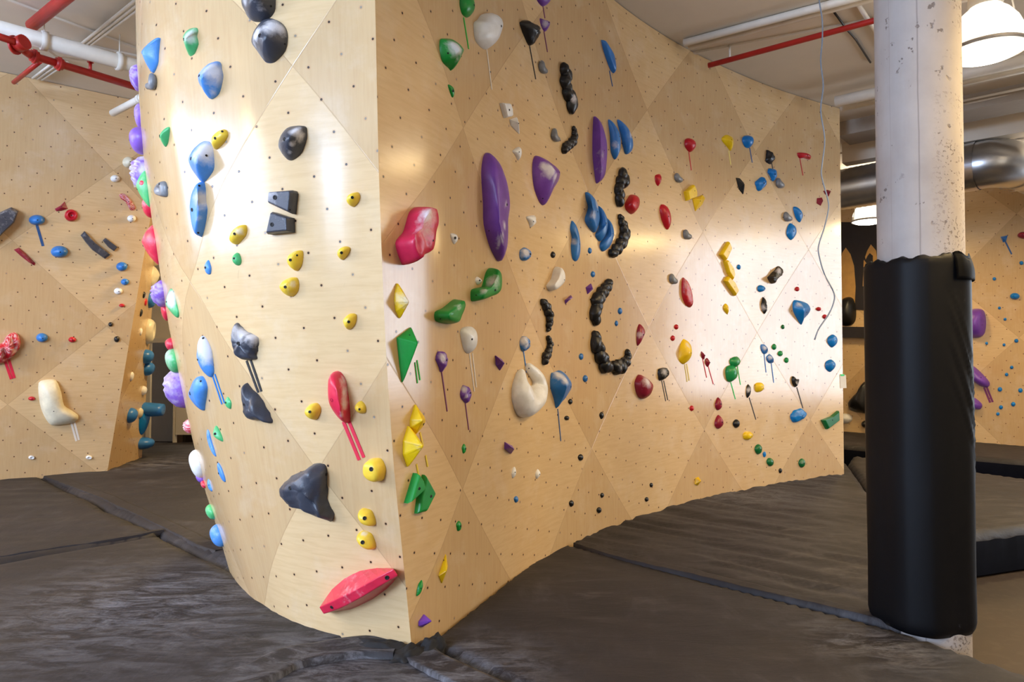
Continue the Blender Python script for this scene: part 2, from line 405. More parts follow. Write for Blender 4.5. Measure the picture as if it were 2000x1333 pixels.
tm.bump(tm.math('ADD', tm.math('MULTIPLY', n2, .6), tm.math('ADD', tm.math('MULTIPLY', n3, .12), n4)), .35, .02)
M_MAT = tm.m
M_SIDE = plain('mat_side_cover', rgb(8, 11, 24), .8, var=.2, spec=.08)
M_MAT_DK = plain('mat_gap', rgb(20, 18, 19), .8)
def wr(x, y, ang, lam, amp, seed, aniso=7):
    c, s = math.cos(ang), math.sin(ang); a = x*c+y*s; b = -x*s+y*c
    nv = noise.fractal(Vector((a/aniso/lam, b/lam, seed)), 1.0, 2.0, 3)
    return amp*(1-abs(nv)*2.2)
def mat(name, poly, label, ang, amp, step=.05, seed=0, lam=.22, dip=.06, thick=.34, clip=None):
    cx = [p[0] for p in poly]; cy = [p[1] for p in poly]
    area2 = sum(poly[i][0]*poly[(i+1) % len(poly)][1]-poly[(i+1) % len(poly)][0]*poly[i][1] for i in range(len(poly)))
    if area2 < 0: poly = poly[::-1]
    bm = bmesh.new(); nx = int((max(cx)-min(cx))/step)+1; ny = int((max(cy)-min(cy))/step)+1
    bmesh.ops.create_grid(bm, x_segments=nx, y_segments=ny, size=.5)
    for v in bm.verts:
        v.co.x = (min(cx)+max(cx))/2+v.co.x*(max(cx)-min(cx)); v.co.y = (min(cy)+max(cy))/2+v.co.y*(max(cy)-min(cy))
    E_ = []
    for i in range(len(poly)):
        a = Vector((*poly[i], 0)); b = Vector((*poly[(i+1) % len(poly)], 0)); d = (b-a).normalized(); n = Vector((d.y, -d.x, 0))
        bmesh.ops.bisect_plane(bm, geom=bm.verts[:]+bm.edges[:]+bm.faces[:], plane_co=a, plane_no=n, clear_outer=True)
        E_.append((a, n))
    for v in bm.verts:
        x, y = v.co.x, v.co.y
        dd = min(-(v.co-a).dot(n) for a, n in E_)
        v.co.z = wr(x, y, ang, lam, amp, seed)*.8+wr(x, y, ang+.25, lam*.45, amp*.35, seed+5)-amp*.6
        v.co.z -= dip*max(0, 1-dd/.05)**2+(.004 if dd < .01 else 0)
    be = [e for e in bm.edges if len(e.link_faces) == 1]
    r = bmesh.ops.extrude_edge_only(bm, edges=be)
    for v in r['geom']:
        if isinstance(v, bmesh.types.BMVert): v.co.z = -thick
    for f in bm.faces:
        f.smooth = True; f.material_index = 1 if min(v.co.z for v in f.verts) < -.2 else 0
    bmesh.ops.recalc_face_normals(bm, faces=bm.faces[:])
    o = link(name, bm, [M_MAT, M_SIDE]); return tag(o, label, 'crash mat', 'black crash mats covering the floor')
mat('crash_mat', [(-6.6, 1.5), (-2.8, 5.49), (-6.1, 8.61), (-8.9, 8.7), (-9, 1.4)], 'black crash mat in front of the far left wall, behind the dark seam at left', .1, .012, .07, 1, .3)
mat('crash_mat', [(-1.2, 3.98), (-6.1, 8.62), (-6.2, 11.5), (-1.1, 11.5)], 'chalky black crash mat leading back to the doorway', .2, .012, .07, 2, .3)
mat('crash_mat', [(-6.6, 1.48), (-2.8, 5.46), (-.76, 3.52), (-2.9, 1.2)], 'large black crash mat at the lower left, before the rounded wall base', .35, .008, .05, 3, .3)
mat('crash_mat', [(-.75, 3.52), (-.42, 3.40), (1.6, 1.25), (-2.9, 1.2)], 'narrow black crash mat with chalk dust at the foot of the prow', .7, .008, .05, 4)
mat('crash_mat', [(-.43, 3.42), (.34, 5.3), (2.02, 3.55), (2.13, 3.37), (3.4, 1.3), (1.6, 1.28)], 'wide black crash mat between the prow and the padded column', -.5, .006, .05, 5, .35)
mat('crash_mat', [(.30, 5.36), (2.08, 3.53), (3.0, 5.24), (4.5, 9.2), (4.4, 9.9), (.3, 9.9)], 'wrinkled black crash mat along the foot of the long right face', -.75, .020, .04, 6, .26)
mat('crash_mat', [(3.02, 5.24), (6.75, 6.6), (4.9, 9.87), (4.5, 9.2)], 'black crash mat behind the padded column, its navy side above the bare floor', -.6, .01, .06, 7)
mat('crash_mat', [(4.6, 11.7), (5.35, 10.95), (7.35, 8.7), (9.5, 10), (9.5, 13), (4.6, 13.4)], 'black crash mat under the far wall beyond the dark gap', -.6, .006, .1, 8)
def strip(name, pts, wd_, label, z=.012, lift=.012, mat_=None):
    bm = bmesh.new(); P = catmull(pts, 24); rows = []
    for i, p in enumerate(P):
        d = P[min(i+1, len(P)-1)]-P[max(i-1, 0)]; d /= np.linalg.norm(d); n = np.array([-d[1], d[0]])
        wob = noise.noise(Vector((p[0]*3, p[1]*3, 0)))*.012
        row = []
        for k, (t, hz) in enumerate(((-.5, -.02), (-.48, .9), (-.38, 1.0), (0, .6), (.38, 1.0), (.48, .9), (.5, -.02))):
            q = p+n*(wd_*t+wob); zz = z+lift*hz+.005*noise.noise(Vector((q[0]*9, q[1]*9, 1)))
            if k in (0, 6): zz = -.03
            row.append(bm.verts.new((q[0], q[1], zz)))
        rows.append(row)
    for A, B in zip(rows, rows[1:]):
        for k in range(6): bm.faces.new((A[k], A[k+1], B[k+1], B[k])).smooth = True
    bmesh.ops.recalc_face_normals(bm, faces=bm.faces[:])
    return tag(link(name, bm, mat_ or M_MAT), label, 'mat seam cover', 'seam covers between the crash mats')
def P2(x, y): return tuple(at_z(x, y)[:2])
strip('seam_cover', [P2(97, 930), P2(215, 975), P2(345, 1035), P2(400, 1062), P2(437, 1074)], .13, 'long cloth seam cover running from the far left wall to the rounded wall base', .0, .007)
strip('seam_cover', [P2(0, 1088), P2(100, 1072), P2(190, 1059), P2(318, 1036)], .06, 'short cloth seam cover between the two left crash mats', .0, .009)
strip('seam_cover', [(-.55, 3.3), P2(690, 1272), P2(560, 1296), P2(440, 1345), (-2.3, 1.9)], .20, 'raised chalky cloth seam cover running from the prow to the lower left corner', .004, .03)
strip('seam_cover', [(-.47, 3.36), P2(830, 1290), P2(900, 1325), (.5, 2.35), (1.2, 1.6)], .16, 'chalky cloth seam cover running from the prow towards the lower right', .004, .02)
strip('seam_cover', [(.5, 5.18), P2(1200, 1086), P2(1350, 1122), P2(1500, 1158), P2(1690, 1203), (2.05, 3.6)], .10, 'thin cloth seam cover running from the long right face to the padded column', .0, .018)
bm = bmesh.new()
for cx_, cy_, lx, ly, hz, an in [(-.62, 3.31, .16, .06, .045, -.3), (-.47, 3.25, .11, .06, .04, .9), (-.38, 3.32, .08, .05, .06, 1.0)]:
    r = bmesh.ops.create_icosphere(bm, subdivisions=4, radius=1)
    for v in r['verts']:
        c = v.co.copy(); s = 1+.35*noise.noise(c*1.9+Vector((cx_*9, 0, 0)))
        x, y = c.x*lx*s, c.y*ly*s; ca, sa = math.cos(an), math.sin(an)
        v.co = Vector((cx_+x*ca-y*sa, cy_+x*sa+y*ca, max(-.02, c.z*hz*s*(1+.4*noise.noise(c*3)))))
for f in bm.faces: f.smooth = True
tag(link('cloth_flap', bm, M_MAT_DK), 'bunched black cloth flap under the tip of the prow', 'cloth flap')
# ------------------------------------------------------------------ column and its pad
CX, CY = 2.195, 3.66
tc = NT('column_concrete'); o_ = tc.obj()
b_ = tc.mix(tc.ramp(tc.noise(o_, 1.8, 6, .6), .3, .7), rgb(156, 146, 140), rgb(184, 175, 169))
b_ = tc.mix(tc.math('MULTIPLY', tc.ramp(tc.noise(tc.mapv(o_, (6, 6, .7)), 1.5, 5), .52, .75), .35), b_, rgb(160, 140, 124))
pm = tc.noise(o_, 5, 3); sx = tc.n('ShaderNodeSeparateXYZ'); tc.set(sx.inputs[0], o_)
pits = tc.math('MULTIPLY', tc.ramp(tc.noise(o_, 60, 2, .6), .57, .62), tc.math('MULTIPLY', tc.ramp(tc.noise(o_, 2.6, 3), .46, .56), tc.ramp(sx.outputs[0], -.06, .05)))
pits2 = tc.math('MULTIPLY', tc.ramp(tc.noise(o_, 22, 3, .6), .63, .66), tc.ramp(pm, .5, .55))
pit = tc.math('MAXIMUM', pits, pits2)
b_ = tc.mix(tc.math('MULTIPLY', pit, .75), b_, rgb(96, 84, 78))
at = tc.math('ARCTAN2', sx.outputs[1], sx.outputs[0])
def vline(a0, w_): return tc.math('SUBTRACT', 1.0, tc.ramp(tc.math('ABSOLUTE', tc.math('ADD', tc.math('ADD', at, -a0), tc.math('MULTIPLY', tc.math('SUBTRACT', tc.noise(tc.mapv(o_, (0, 0, 1)), 3, 3), .5), .06))), w_*.4, w_))
b_ = tc.mix(tc.math('MULTIPLY', vline(-2.10, .022), .55), b_, rgb(112, 104, 102))
b_ = tc.mix(tc.math('MULTIPLY', vline(-2.78, .008), .4), b_, rgb(130, 116, 108))
tc.set(tc.p.inputs['Base Color'], b_); tc.p.inputs['Roughness'].default_value = .7
tc.bump(tc.math('SUBTRACT', tc.math('MULTIPLY', tc.noise(o_, 30, 4), .2), pit), .5, .006)
bm = bmesh.new(); lathe(bm, [(.206, -.36), (.206, .5), (.204, 2), (.204, 3.5), (.206, ZC)], n=64)
tag(link('concrete_column', bm, tc.m, mw=Matrix.Translation((CX, CY, 0))), 'round pitted grey concrete column rising out of the black pad', 'column')
tp = NT('pad_vinyl'); o_ = tp.obj()
b_ = tp.mix(tp.math('MULTIPLY', tp.ramp(tp.noise(o_, 2.5, 5), .5, .8), .5), rgb(9, 9, 12), rgb(16, 16, 21))
hm = tp.math('MULTIPLY', tp.ramp(tp.noise(tp.mapv(o_, (3, 3, 1)), 9, 6, .75, .5), .62, .72), tp.ramp(tp.noise(o_, 2.1, 2), .56, .66))
b_ = tp.mix(tp.math('MULTIPLY', hm, .25), b_, rgb(130, 130, 138))
tp.set(tp.p.inputs['Base Color'], b_); tp.p.inputs['Roughness'].default_value = .55; tp.p.inputs['Specular IOR Level'].default_value = .2
tp.bump(tp.noise(tp.mapv(o_, (1, 1, .3)), 4, 4), .15, .02)
pad = empty('column_pad', (CX-.024, CY, 0)); tag(pad, 'thick black pad wrapped round the foot of the concrete column', 'column pad')
bm = bmesh.new(); rings = []; zt = 1.90; NZ, NA = 70, 128
def padr(a, z):
    b = a-.25; e = 3.1
    r = .227/((abs(math.cos(b))**e+abs(math.sin(b))**e)**(1/e))
    r = min(r, .250)
    tz = z/zt
    # diagonal folds at the upper right of the side the camera sees
    aa = (a+math.pi*.5+math.pi) % (2*math.pi)-math.pi     # 0 towards the camera
    for z0, am in ((1.62, .006), (1.46, .007), (1.30, .005), (1.74, .004)):
        zz = z0-.42*(aa-.2)-(.25*(aa-.2)**2)
        r += am*math.exp(-((z-zz)/.016)**2)*smooth((aa+.1)/.5)*smooth((1.3-aa)/.4)
        r -= am*.6*math.exp(-((z-zz+.035)/.02)**2)*smooth((aa+.1)/.5)*smooth((1.3-aa)/.4)
    r += .004*noise.noise(Vector((math.cos(a)*2, math.sin(a)*2, z*1.6)))
    if z < .06: r -= .02*(1-z/.06)**2
    return r
for i in range(NZ+1):
    z = .0+zt*i/NZ
    rings.append([(padr(2*math.pi*k/NA, z), z, 2*math.pi*k/NA) for k in range(NA)])
vr = []
for R_ in rings:
    vr.append([bm.verts.new((r*math.cos(a), r*math.sin(a), z+.02*(z/zt)**8*noise.noise(Vector((math.cos(a)*3, math.sin(a)*3, 0))))) for r, z, a in R_])
for dr, dz in ((-.008, .012), (-.03, .02), (-.05, .014), (-.066, -.03)):
    row = []
    for k in range(NA):
        a = 2*math.pi*k/NA; r = max(.208, padr(a, zt)+dr*(1+.4*noise.noise(Vector((a*2.5, dr*30, 3)))))
        z = zt+dz+.028*noise.noise(Vector((math.cos(a)*2.4, math.sin(a)*2.4, 7)))*(1-dr*8)+.01*noise.noise(Vector((a*7, dr*40, 1)))
        row.append(bm.verts.new((r*math.cos(a), r*math.sin(a), z)))
    vr.append(row)
low = [bm.verts.new((.208*math.cos(2*math.pi*k/NA), .208*math.sin(2*math.pi*k/NA), .0)) for k in range(NA)]
vr.insert(0, low)
for A, B in zip(vr, vr[1:]):
    for k in range(NA): bm.faces.new((A[k], A[(k+1) % NA], B[(k+1) % NA], B[k])).smooth = True
link('cover', bm, tp.m, pad)
bm = bmesh.new()   # overlapping flap with its free corner, up at the right back
rows = []
for i in range(9):
    row = []
    for k in range(15):
        a = -math.pi/2+.28+k*.085; z = zt-.10+.135*i/8+.012*math.sin(k*.9)*(i/8)
        r = padr(a, zt-.1)+.012+.006*noise.noise(Vector((a*5, z*9, 0)))-(.02*(i/8)**3)
        row.append(bm.verts.new((r*math.cos(a), r*math.sin(a), z)))
    rows.append(row)
for A, B in zip(rows, rows[1:]):
    for k in range(14): bm.faces.new((A[k], A[k+1], B[k+1], B[k])).smooth = True
r = bmesh.ops.solidify(bm, geom=bm.faces[:], thickness=.006)
link('flap', bm, tp.m, pad)
# ------------------------------------------------------------------ ceiling: beams, pipes, duct, lamps, cable
def P3(x, y, z): return Vector(at_z(x, y, z))
def pipe(name, pts, r, mat_, label, cat='pipe', n=16, group=None, bands=0, bandm=None):
    bm = bmesh.new(); tube(bm, pts, r, n); o = tag(link(name, bm, mat_), label, cat, group)
    for k in range(bands):
        t_ = (k+.6)/bands; i = 0; a = Vector(pts[0]); b = Vector(pts[-1]); c = a.lerp(b, t_); d = (b-a).normalized()
        bm = bmesh.new(); tube(bm, [c-d*.025, c+d*.025], r*1.25, n); tube(bm, [c, Vector((c.x, c.y, ZC))], .006, 6)
        link('hanger', bm, bandm or mat_, o)
    return o
wrp = P3(0, 56, 4.22), P3(268, 130, 4.22)
d_ = (wrp[1]-wrp[0]); pipe('wrapped_pipe', [wrp[0]-d_*.6, wrp[1]+d_*1.2], .068, M_PIPEW, 'thick white wrapped pipe under the ceiling at upper left', bands=5)
rz = 4.08
a, b, c = P3(38, 88, rz), P3(60, 108, rz), P3(272, 172, rz); d_ = (c-b)
rp = pipe('sprinkler_pipe', [a-Vector((0, 0, 0)), a.lerp(b, .5)+Vector((0, 0, -.01)), b, c+d_*.8], .034, M_REDP, 'red sprinkler main running below the white wrapped pipe at upper left')
for q in (b+d_*.03, b+d_*.24):
    bm = bmesh.new(); dn = d_.normalized(); tube(bm, [q-dn*.03, q+dn*.03], .05, 16); tube(bm, [q-dn*.008, q+dn*.008], .066, 8); link('coupling', bm, M_REDP, rp)
bm = bmesh.new(); tube(bm, [a+Vector((-.02, 0, 0)), a+Vector((.06, -.02, .02))], .062, 16); tube(bm, [a+Vector((-.05, .0, 0)), a+Vector((-.03, 0, 0))], .078, 16); link('elbow', bm, M_REDP, rp)
q = b+d_*.52
bm = bmesh.new(); tube(bm, [q+Vector((0, 0, .02)), q+Vector((0, 0, .1))], .014, 8); tube(bm, [q+Vector((0, 0, .1)), q+Vector((0, 0, .115))], .028, 8); link('sprinkler_head', bm, M_REDP, rp)
p0, p1 = P3(62, 50, 4.36), P3(140, -14, 4.36)
pipe('sprinkler_pipe', [p0, p1+(p1-p0)*1.0], .05, M_REDP, 'fat orange red pipe stub rising to the ceiling at upper left, above the white pipe')
p0, p1 = P3(27, 161, 4.3), P3(78, 120, 4.2)
pipe('sprinkler_pipe', [p0, p1], .022, M_REDP, 'thin red branch pipe reaching the top of the far left wall')
p0 = P3(-60, 52, rz+.05); p1 = P3(30, 82, rz)
pipe('sprinkler_pipe', [p0, p1], .03, M_REDP, 'red pipe entering at the left edge of the view under the white pipe')
for k, (ya, yb) in enumerate((((160, 85), (262, 2)), ((167, 88), (264, 12)), ((174, 90), (266, 21)))):
    p0, p1 = P3(*ya, ZC-.05), P3(*yb, ZC-.05)
    pipe('conduit', [p0-(p1-p0)*.1, p1+(p1-p0)*.4], .013, M_PIPEW, ['uppermost', 'middle', 'lowest'][k]+' of three thin cream conduits beside the prow at upper left', 'conduit', 10, 'thin cream conduits at upper left')
for k in range(3):
    p0, p1 = P3(64+9*k, 153+k*1.5, ZC-.03), P3(110+11*k, 118+k*2, ZC-.03)
    pipe('conduit', [p0, p1], .013, M_PIPEW, ['left', 'middle', 'right'][k]+' of three short cream conduits over the top of the far left wall', 'conduit', 10, 'short cream conduits over the far left wall')
p0, p1 = P3(220, 221, 3.95), P3(280, 190, 3.95)
pipe('pipe_stub', [p0, p1+(p1-p0)*.5], .035, M_PIPEW, 'white pipe stub sticking out above the far left wall beside the prow', bands=1)
pipe('loose_cable', [P3(48, 80, 4.3), P3(85, 92, 4.28), P3(110, 110, 4.25), P3(150, 116, 4.3), P3(200, 122, 4.3), P3(262, 140, 4.3)], .012, M_PIPEW, 'sagging white cable beneath the wrapped pipe', 'cable', 8)
for k, off in enumerate((0, 1)):
    p0, p1 = P3(1336+9*k, 84+9*k, ZC-.04), P3(1700, -12+11*k, ZC-.04)
    pipe('conduit', [p0, p1+(p1-p0)*.8], .035-.008*k, M_PIPEW, ['wider', 'narrower'][k]+' of two white conduits crossing the ceiling above the long right face', 'conduit', 12, 'paired white conduits on the ceiling')
p0, p1 = P3(1384, 128, 4.33), P3(1708, 40, 4.33)
o = pipe('sprinkler_pipe', [p0, p1+(p1-p0)*1.4], .026, M_REDP, 'thin dark red sprinkler pipe crossing from the long right face to the column')
bm = bmesh.new(); q = p0.lerp(p1, .145); tube(bm, [q, q+Vector((0, 0, .15))], .01, 8); link('hanger', bm, M_PIPEW, o)
p0, p1 = P3(1632, 199, 4.32), P3(2000, 118, 4.32)
pipe('capped_pipe', [p0, p1+(p1-p0)*.3], .062, M_PIPEW, 'thick white capped pipe starting at the top right corner of the right face')
p0, p1 = P3(1642, 212, 4.34), P3(2000, 136, 4.34)
pipe('conduit', [p0, p1+(p1-p0)*.3], .035, M_PIPEW, 'slim white conduit directly below the capped pipe', 'conduit')
p0, p1 = P3(1668, -5, ZC-.03), P3(1710, 62, ZC-.03)
pipe('conduit', [p0, p1+(p1-p0)*.6], .02, M_PIPEW, 'short cream conduit beside the column top', 'conduit')
pipe('cable_run', [P3(1622, 14, ZC-.02), P3(1652, 55, ZC-.02), P3(1672, 78, ZC-.02), P3(1700, 122, ZC-.02)], .010, M_DARK, 'thin dark cable stapled to the ceiling left of the column', 'cable', 8)
for k, (ya, yb) in enumerate((((1886, 196), (2000, 172)), ((1886, 203), (2000, 180)), ((1650, 298), (1706, 290)), ((1886, 262), (2000, 241)))):
    p0, p1 = P3(*ya, ZC-.1), P3(*yb, ZC-.1)
    pipe('conduit', [p0-(p1-p0)*.3, p1+(p1-p0)*.6], .014, [M_PIPEW, M_PIPEW, M_PIPEW, M_DARK][k], ['upper thin conduit under the beam right of the column', 'lower thin conduit under the beam right of the column', 'thin cream conduit above the duct left of the column', 'thin dark conduit above the silver duct elbow'][k], 'conduit', 8)
# ceiling beams: deep ribs crossing the far half of the room
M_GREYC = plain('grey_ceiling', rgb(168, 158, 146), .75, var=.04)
def rib(px0, px1, z, lab, wd_, mat_=M_CEIL):
    a = P3(*px0, z); b = P3(*px1, z); d = b-a
    bm = bmesh.new(); obox(bm, (a-d*1.0)[:2] if 0 else (a.x-d.x*.0, a.y-d.y*.0), (b.x+d.x*1.2, b.y+d.y*1.2), wd_, z, ZC+.01); return tag(link('trim_1', bm, mat_), lab, kind='structure')
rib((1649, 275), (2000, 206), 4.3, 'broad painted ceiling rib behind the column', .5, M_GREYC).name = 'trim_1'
rib((1649, 322), (2000, 262), 4.2, 'second painted ceiling rib behind the column', .22).name = 'trim_2'
for k, (pa, pb) in enumerate((((-40, 42), (268, 108)), ((1430, 88), (2000, -20)), ((-60, -30), (264, 92)))):
    a = P3(*pa, ZC); b = P3(*pb, ZC); d = b-a
    bm = bmesh.new(); obox(bm, (a.x-d.x*.3, a.y-d.y*.3), (b.x+d.x*.3, b.y+d.y*.3), .035, ZC-.02, ZC+.01)
    tag(link('trim_%d' % (3+k), bm, M_CEIL), ['joint strip on the left ceiling', 'joint strip on the right ceiling', 'second joint strip on the left ceiling'][k], kind='structure')
# silver duct
dz = 3.89
pts = [(4.15, 10.85, dz), (5.0, 9.9, dz), (5.9, 8.9, dz)]
duct = empty('air_duct', (5.0, 9.9, dz)); tag(duct, 'round silver ventilation duct passing behind the column and bending away', 'duct')
def dpart(name, P_, r, n=40, mat_=M_STEEL):
    bm = bmesh.new(); tube(bm, P_, r, n, cap=False); o = link(name, bm, mat_); o.parent = duct; o.matrix_parent_inverse = Matrix.Translation((-5.0, -9.9, -dz)); return o
dirn = Vector((.9, -1.0, 0)).normalized()
A_ = Vector((4.15, 10.85, dz)); B_ = Vector((6.02, 8.78, dz)); L_ = (B_-A_).length; PP = []; RR = []
k = 0.0
while k < L_:
    PP += [A_+dirn*k, A_+dirn*(k+.07)]; RR += [.292, .298]; k += .074
dpart('spiral_section', PP, RR)
C_ = B_+dirn*.02
dpart('sleeve', [B_-dirn*.30, C_], .315)
e1 = C_+Vector((.20, -.10, 0)); e2 = e1+Vector((.28, .06, 0)); e3 = e2+Vector((.3, .2, 0)); e4 = e3+Vector((1.4, 1.1, 0))
dpart('elbow', [C_-dirn*.02, C_+dirn*.1, e1, e2, e3], .305); dpart('collar', [e2-Vector((.03, .01, 0)), e2+Vector((.03, .02, 0))], .335); dpart('straight_section', [e3, e4], .30)
# lamps
M_GLOW = NT('lamp_glow'); M_GLOW.p.inputs['Emission Color'].default_value = (1, .90, .72, 1); M_GLOW.p.inputs['Emission Strength'].default_value = 9; M_GLOW.p.inputs['Base Color'].default_value = (1, 1, 1, 1); M_GLOW = M_GLOW.m
M_LENS = NT('prismatic_shade'); M_LENS.p.inputs['Base Color'].default_value = (.95, .93, .85, 1); M_LENS.p.inputs['Emission Color'].default_value = (1, .93, .78, 1); M_LENS.p.inputs['Emission Strength'].default_value = 1.3; M_LENS.p.inputs['Roughness'].default_value = .2
_o = M_LENS.obj(); _s = M_LENS.n('ShaderNodeSeparateXYZ'); M_LENS.set(_s.inputs[0], _o)
_a = M_LENS.math('SINE', M_LENS.math('MULTIPLY', M_LENS.math('ARCTAN2', _s.outputs[1], _s.outputs[0]), 60.0)); M_LENS.bump(_a, .8, .01)
M_LENS = M_LENS.m
M_RIM = plain('lamp_rim', rgb(170, 165, 160), .4, metal=.6)
def lamp(loc, label, power=40, R=.25, real=True):
    t = empty('high_bay_lamp', loc); tag(t, label, 'ceiling lamp', 'glowing prismatic high bay lamps')
    bm = bmesh.new(); lathe(bm, [(R*.98, .0), (R*.99, .05), (R*.93, .12), (R*.8, .20), (R*.6, .27), (R*.42, .31), (R*.38, .33)], n=48); link('shade', bm, M_LENS, t)
    bm = bmesh.new(); lathe(bm, [(R*1.03, -.012), (R*1.05, .0), (R*1.03, .014), (R*.99, .014), (R*.99, -.012), (R*1.03, -.012)], n=48); link('rim', bm, M_RIM, t)
    bm = bmesh.new(); rg = lathe(bm, [(R*.97, -.004), (R*.8, -.03), (R*.4, -.05), (.001, -.055)], n=48); link('lens', bm, M_GLOW, t)
    bm = bmesh.new(); lathe(bm, [(R*.40, .31), (R*.44, .34), (R*.42, .40), (.09, .42), (.09, .56), (.04, .58), (.0, .58)], n=24); link('housing', bm, M_PIPEW, t)
    bm = bmesh.new(); box(bm, -.13, .13, -.13, .13, .60, .70); box(bm, -.012, .012, -.012, .012, .56, ZC-loc[2]); link('bracket', bm, M_PIPEW, t)
    bm = bmesh.new()
    for s in (-1, 1):
        tube(bm, [(s*.11, 0, .60), (s*.17, 0, .48), (s*.21, 0, .3), (s*R*1.0, 0, .03)], .006, 6); box(bm, s*R*1.02-.02, s*R*1.02+.02, -.02, .02, .0, .06)
    link('cage_arm', bm, M_PIPEW, t)
    l = bpy.data.lights.new('lamp_light', 'AREA'); l.shape = 'DISK'; l.size = R*1.8; l.energy = power; l.color = (1.0, .69, .28); lo = bpy.data.objects.new('lamp_light', l); COL.objects.link(lo)
    lo.location = (loc[0], loc[1], loc[2]-.07)
    l = bpy.data.lights.new('lamp_uplight', 'AREA'); l.shape = 'DISK'; l.size = .5; l.energy = power*.45; l.color = (1.0, .82, .60); lo = bpy.data.objects.new('lamp_uplight', l); COL.objects.link(lo)
    lo.location = (loc[0], loc[1], loc[2]+.40); lo.rotation_euler = (math.pi, 0, 0)
    return t
lz = 3.60
nl = P3(1926, 100, lz); lamp(nl, 'large glowing high bay lamp right of the concrete column', 14)
fl_ = P3(1697, 432, 3.62); lamp(fl_, 'small distant high bay lamp left of the concrete column under the duct', 40)
for (x, y, lab) in ((3.7, 3.5, 'added high bay lamp above the bare floor right of the front mat'), (3.1, 1.9, 'added high bay lamp above the wide front mat'), (6.3, 5.2, 'added high bay lamp over the mat behind the padded column'), (-6.6, 4.2, 'added high bay lamp in front of the far left wall'),
    (-6.0, 1.2, 'added high bay lamp above the lower left mat'), (-3.0, 9.0, 'added high bay lamp hidden between the far left wall and the prow'), (5.6, .6, 'added high bay lamp over the bare floor at the right'), (7.2, 8.2, 'added high bay lamp in front of the far plywood wall')):
    lamp((x, y, lz), lab, 85 if x < -5 else 100 if y > 8.5 else 56)  # unseen lamps, added and placed for their light on the walls
# hanging cable
cp = [(1600, -30), (1600, 0), (1606, 40), (1606, 80), (1603, 120), (1608, 168), (1603, 216), (1611, 272), (1606, 320), (1605, 345), (1617, 390), (1618, 410), (1610, 445), (1599, 480), (1600, 500), (1610, 535), (1629, 573), (1627, 595), (1618, 615), (1609, 628), (1598, 645), (1591, 664)]
pts = [CAM+ray(x, y)*(5.66/ray(x, y)[1]) for x, y in cp]; pts = [p for p in catmull(pts, 4)]
zt_ = ZC; pts = [p for p in pts if p[2] < ZC+.05]
bm = bmesh.new(); tube(bm, pts, .006, 8); tag(link('hanging_cable', bm, plain('grey_blue_cable', rgb(128, 140, 156), .5)), 'thin grey blue cable dangling from the ceiling before the right face', 'cable')
# dark mural with arches on the far wall, left of the column
# ------------------------------------------------------------------ climbing holds
PAL = {'lb': (86, 152, 228), 'lg': (84, 190, 118), 'lp': (138, 96, 200), 'ly': (255, 206, 62), 'lr': (222, 40, 72), 'bl': (48, 122, 200), 'tb': (0, 124, 204), 'gr': (22, 148, 56), 'dg': (10, 110, 55), 'ye': (255, 206, 14), 'pu': (118, 66, 168), 're': (196, 18, 38), 'pk': (206, 34, 74),  # l* keys: paler hold colours, the left face's strong light put into them
       'mr': (150, 26, 52), 'wh': (250, 248, 244), 'cr': (232, 224, 198), 'bk': (26, 25, 26), 'cg': (66, 68, 78), 'gy': (128, 130, 134), 'gn': (24, 150, 80), 'br': (120, 26, 26)}
CNAME = {'lb': 'blue', 'lg': 'green', 'lp': 'purple', 'ly': 'yellow', 'lr': 'red', 'bl': 'blue', 'tb': 'blue', 'gr': 'green', 'dg': 'green', 'gn': 'green', 'ye': 'yellow', 'pu': 'purple', 're': 'red', 'pk': 'red', 'mr': 'red', 'wh': 'white', 'cr': 'cream', 'bk': 'black', 'cg': 'charcoal', 'gy': 'grey', 'br': 'red'}
HM = {}
def hold_mat(c):
    if c in HM: return HM[c]
    t = NT('hold_'+c); base = rgb(*PAL[c]); o = t.obj()
    oi = t.n('ShaderNodeObjectInfo').outputs['Random']
    v = t.n('ShaderNodeVectorMath', operation='ADD'); t.set(v.inputs[0], o); t.set(v.inputs[1], t.comb(t.math('MULTIPLY', oi, 37.0), t.math('MULTIPLY', oi, 91.0)))
    o = v.outputs[0]
    n = t.noise(o, 9, 5, .6)
    col = t.mix(t.ramp(n, .3, .7), tuple(x*.82 for x in base[:3])+(1,), tuple(min(1, x*1.12+.004) for x in base[:3])+(1,))
    a = t.n('ShaderNodeAttribute', attribute_name='chalk').outputs['Fac']
    n2 = t.noise(o, 22, 6, .7, .5)
    f = t.ramp(t.math('ADD', t.math('MULTIPLY', a, 1.0), t.math('MULTIPLY', t.math('SUBTRACT', n2, .5), 1.1)), .20, .85)
    col = t.mix(t.math('MULTIPLY', f, .85), col, rgb(232, 226, 226))
    t.set(t.p.inputs['Base Color'], col)
    t.set(t.p.inputs['Roughness'], t.math('ADD', .34, t.math('MULTIPLY', f, .4)))
    t.p.inputs['Specular IOR Level'].default_value = .45
    t.bump(t.math('ADD', t.noise(o, 160, 2), t.math('MULTIPLY', n2, .8)), .25 if c in ('bk', 'cg') else .12, .004)
    HM[c] = t.m; return t.m
M_BOLT = plain('bolt_steel', rgb(40, 38, 40), .45, metal=.3)
M_HOLE = plain('bolt_hole_dark', rgb(14, 12, 12), .8)
M_TAPE = {}
def tape_mat(c):
    T = {'bl': (20, 120, 205), 'gr': (20, 190, 60), 'gn': (40, 215, 110), 'ye': (236, 205, 40), 'pu': (122, 48, 100), 're': (220, 36, 66), 'rd': (196, 44, 34), 'cg': (40, 40, 44), 'wh': (238, 228, 214), 'bk': (24, 24, 22), 'py': (236, 214, 120), 'ny': (40, 84, 140)}
    if c not in M_TAPE: M_TAPE[c] = plain('tape_'+c, rgb(*T[c]), .5)
    return M_TAPE[c]
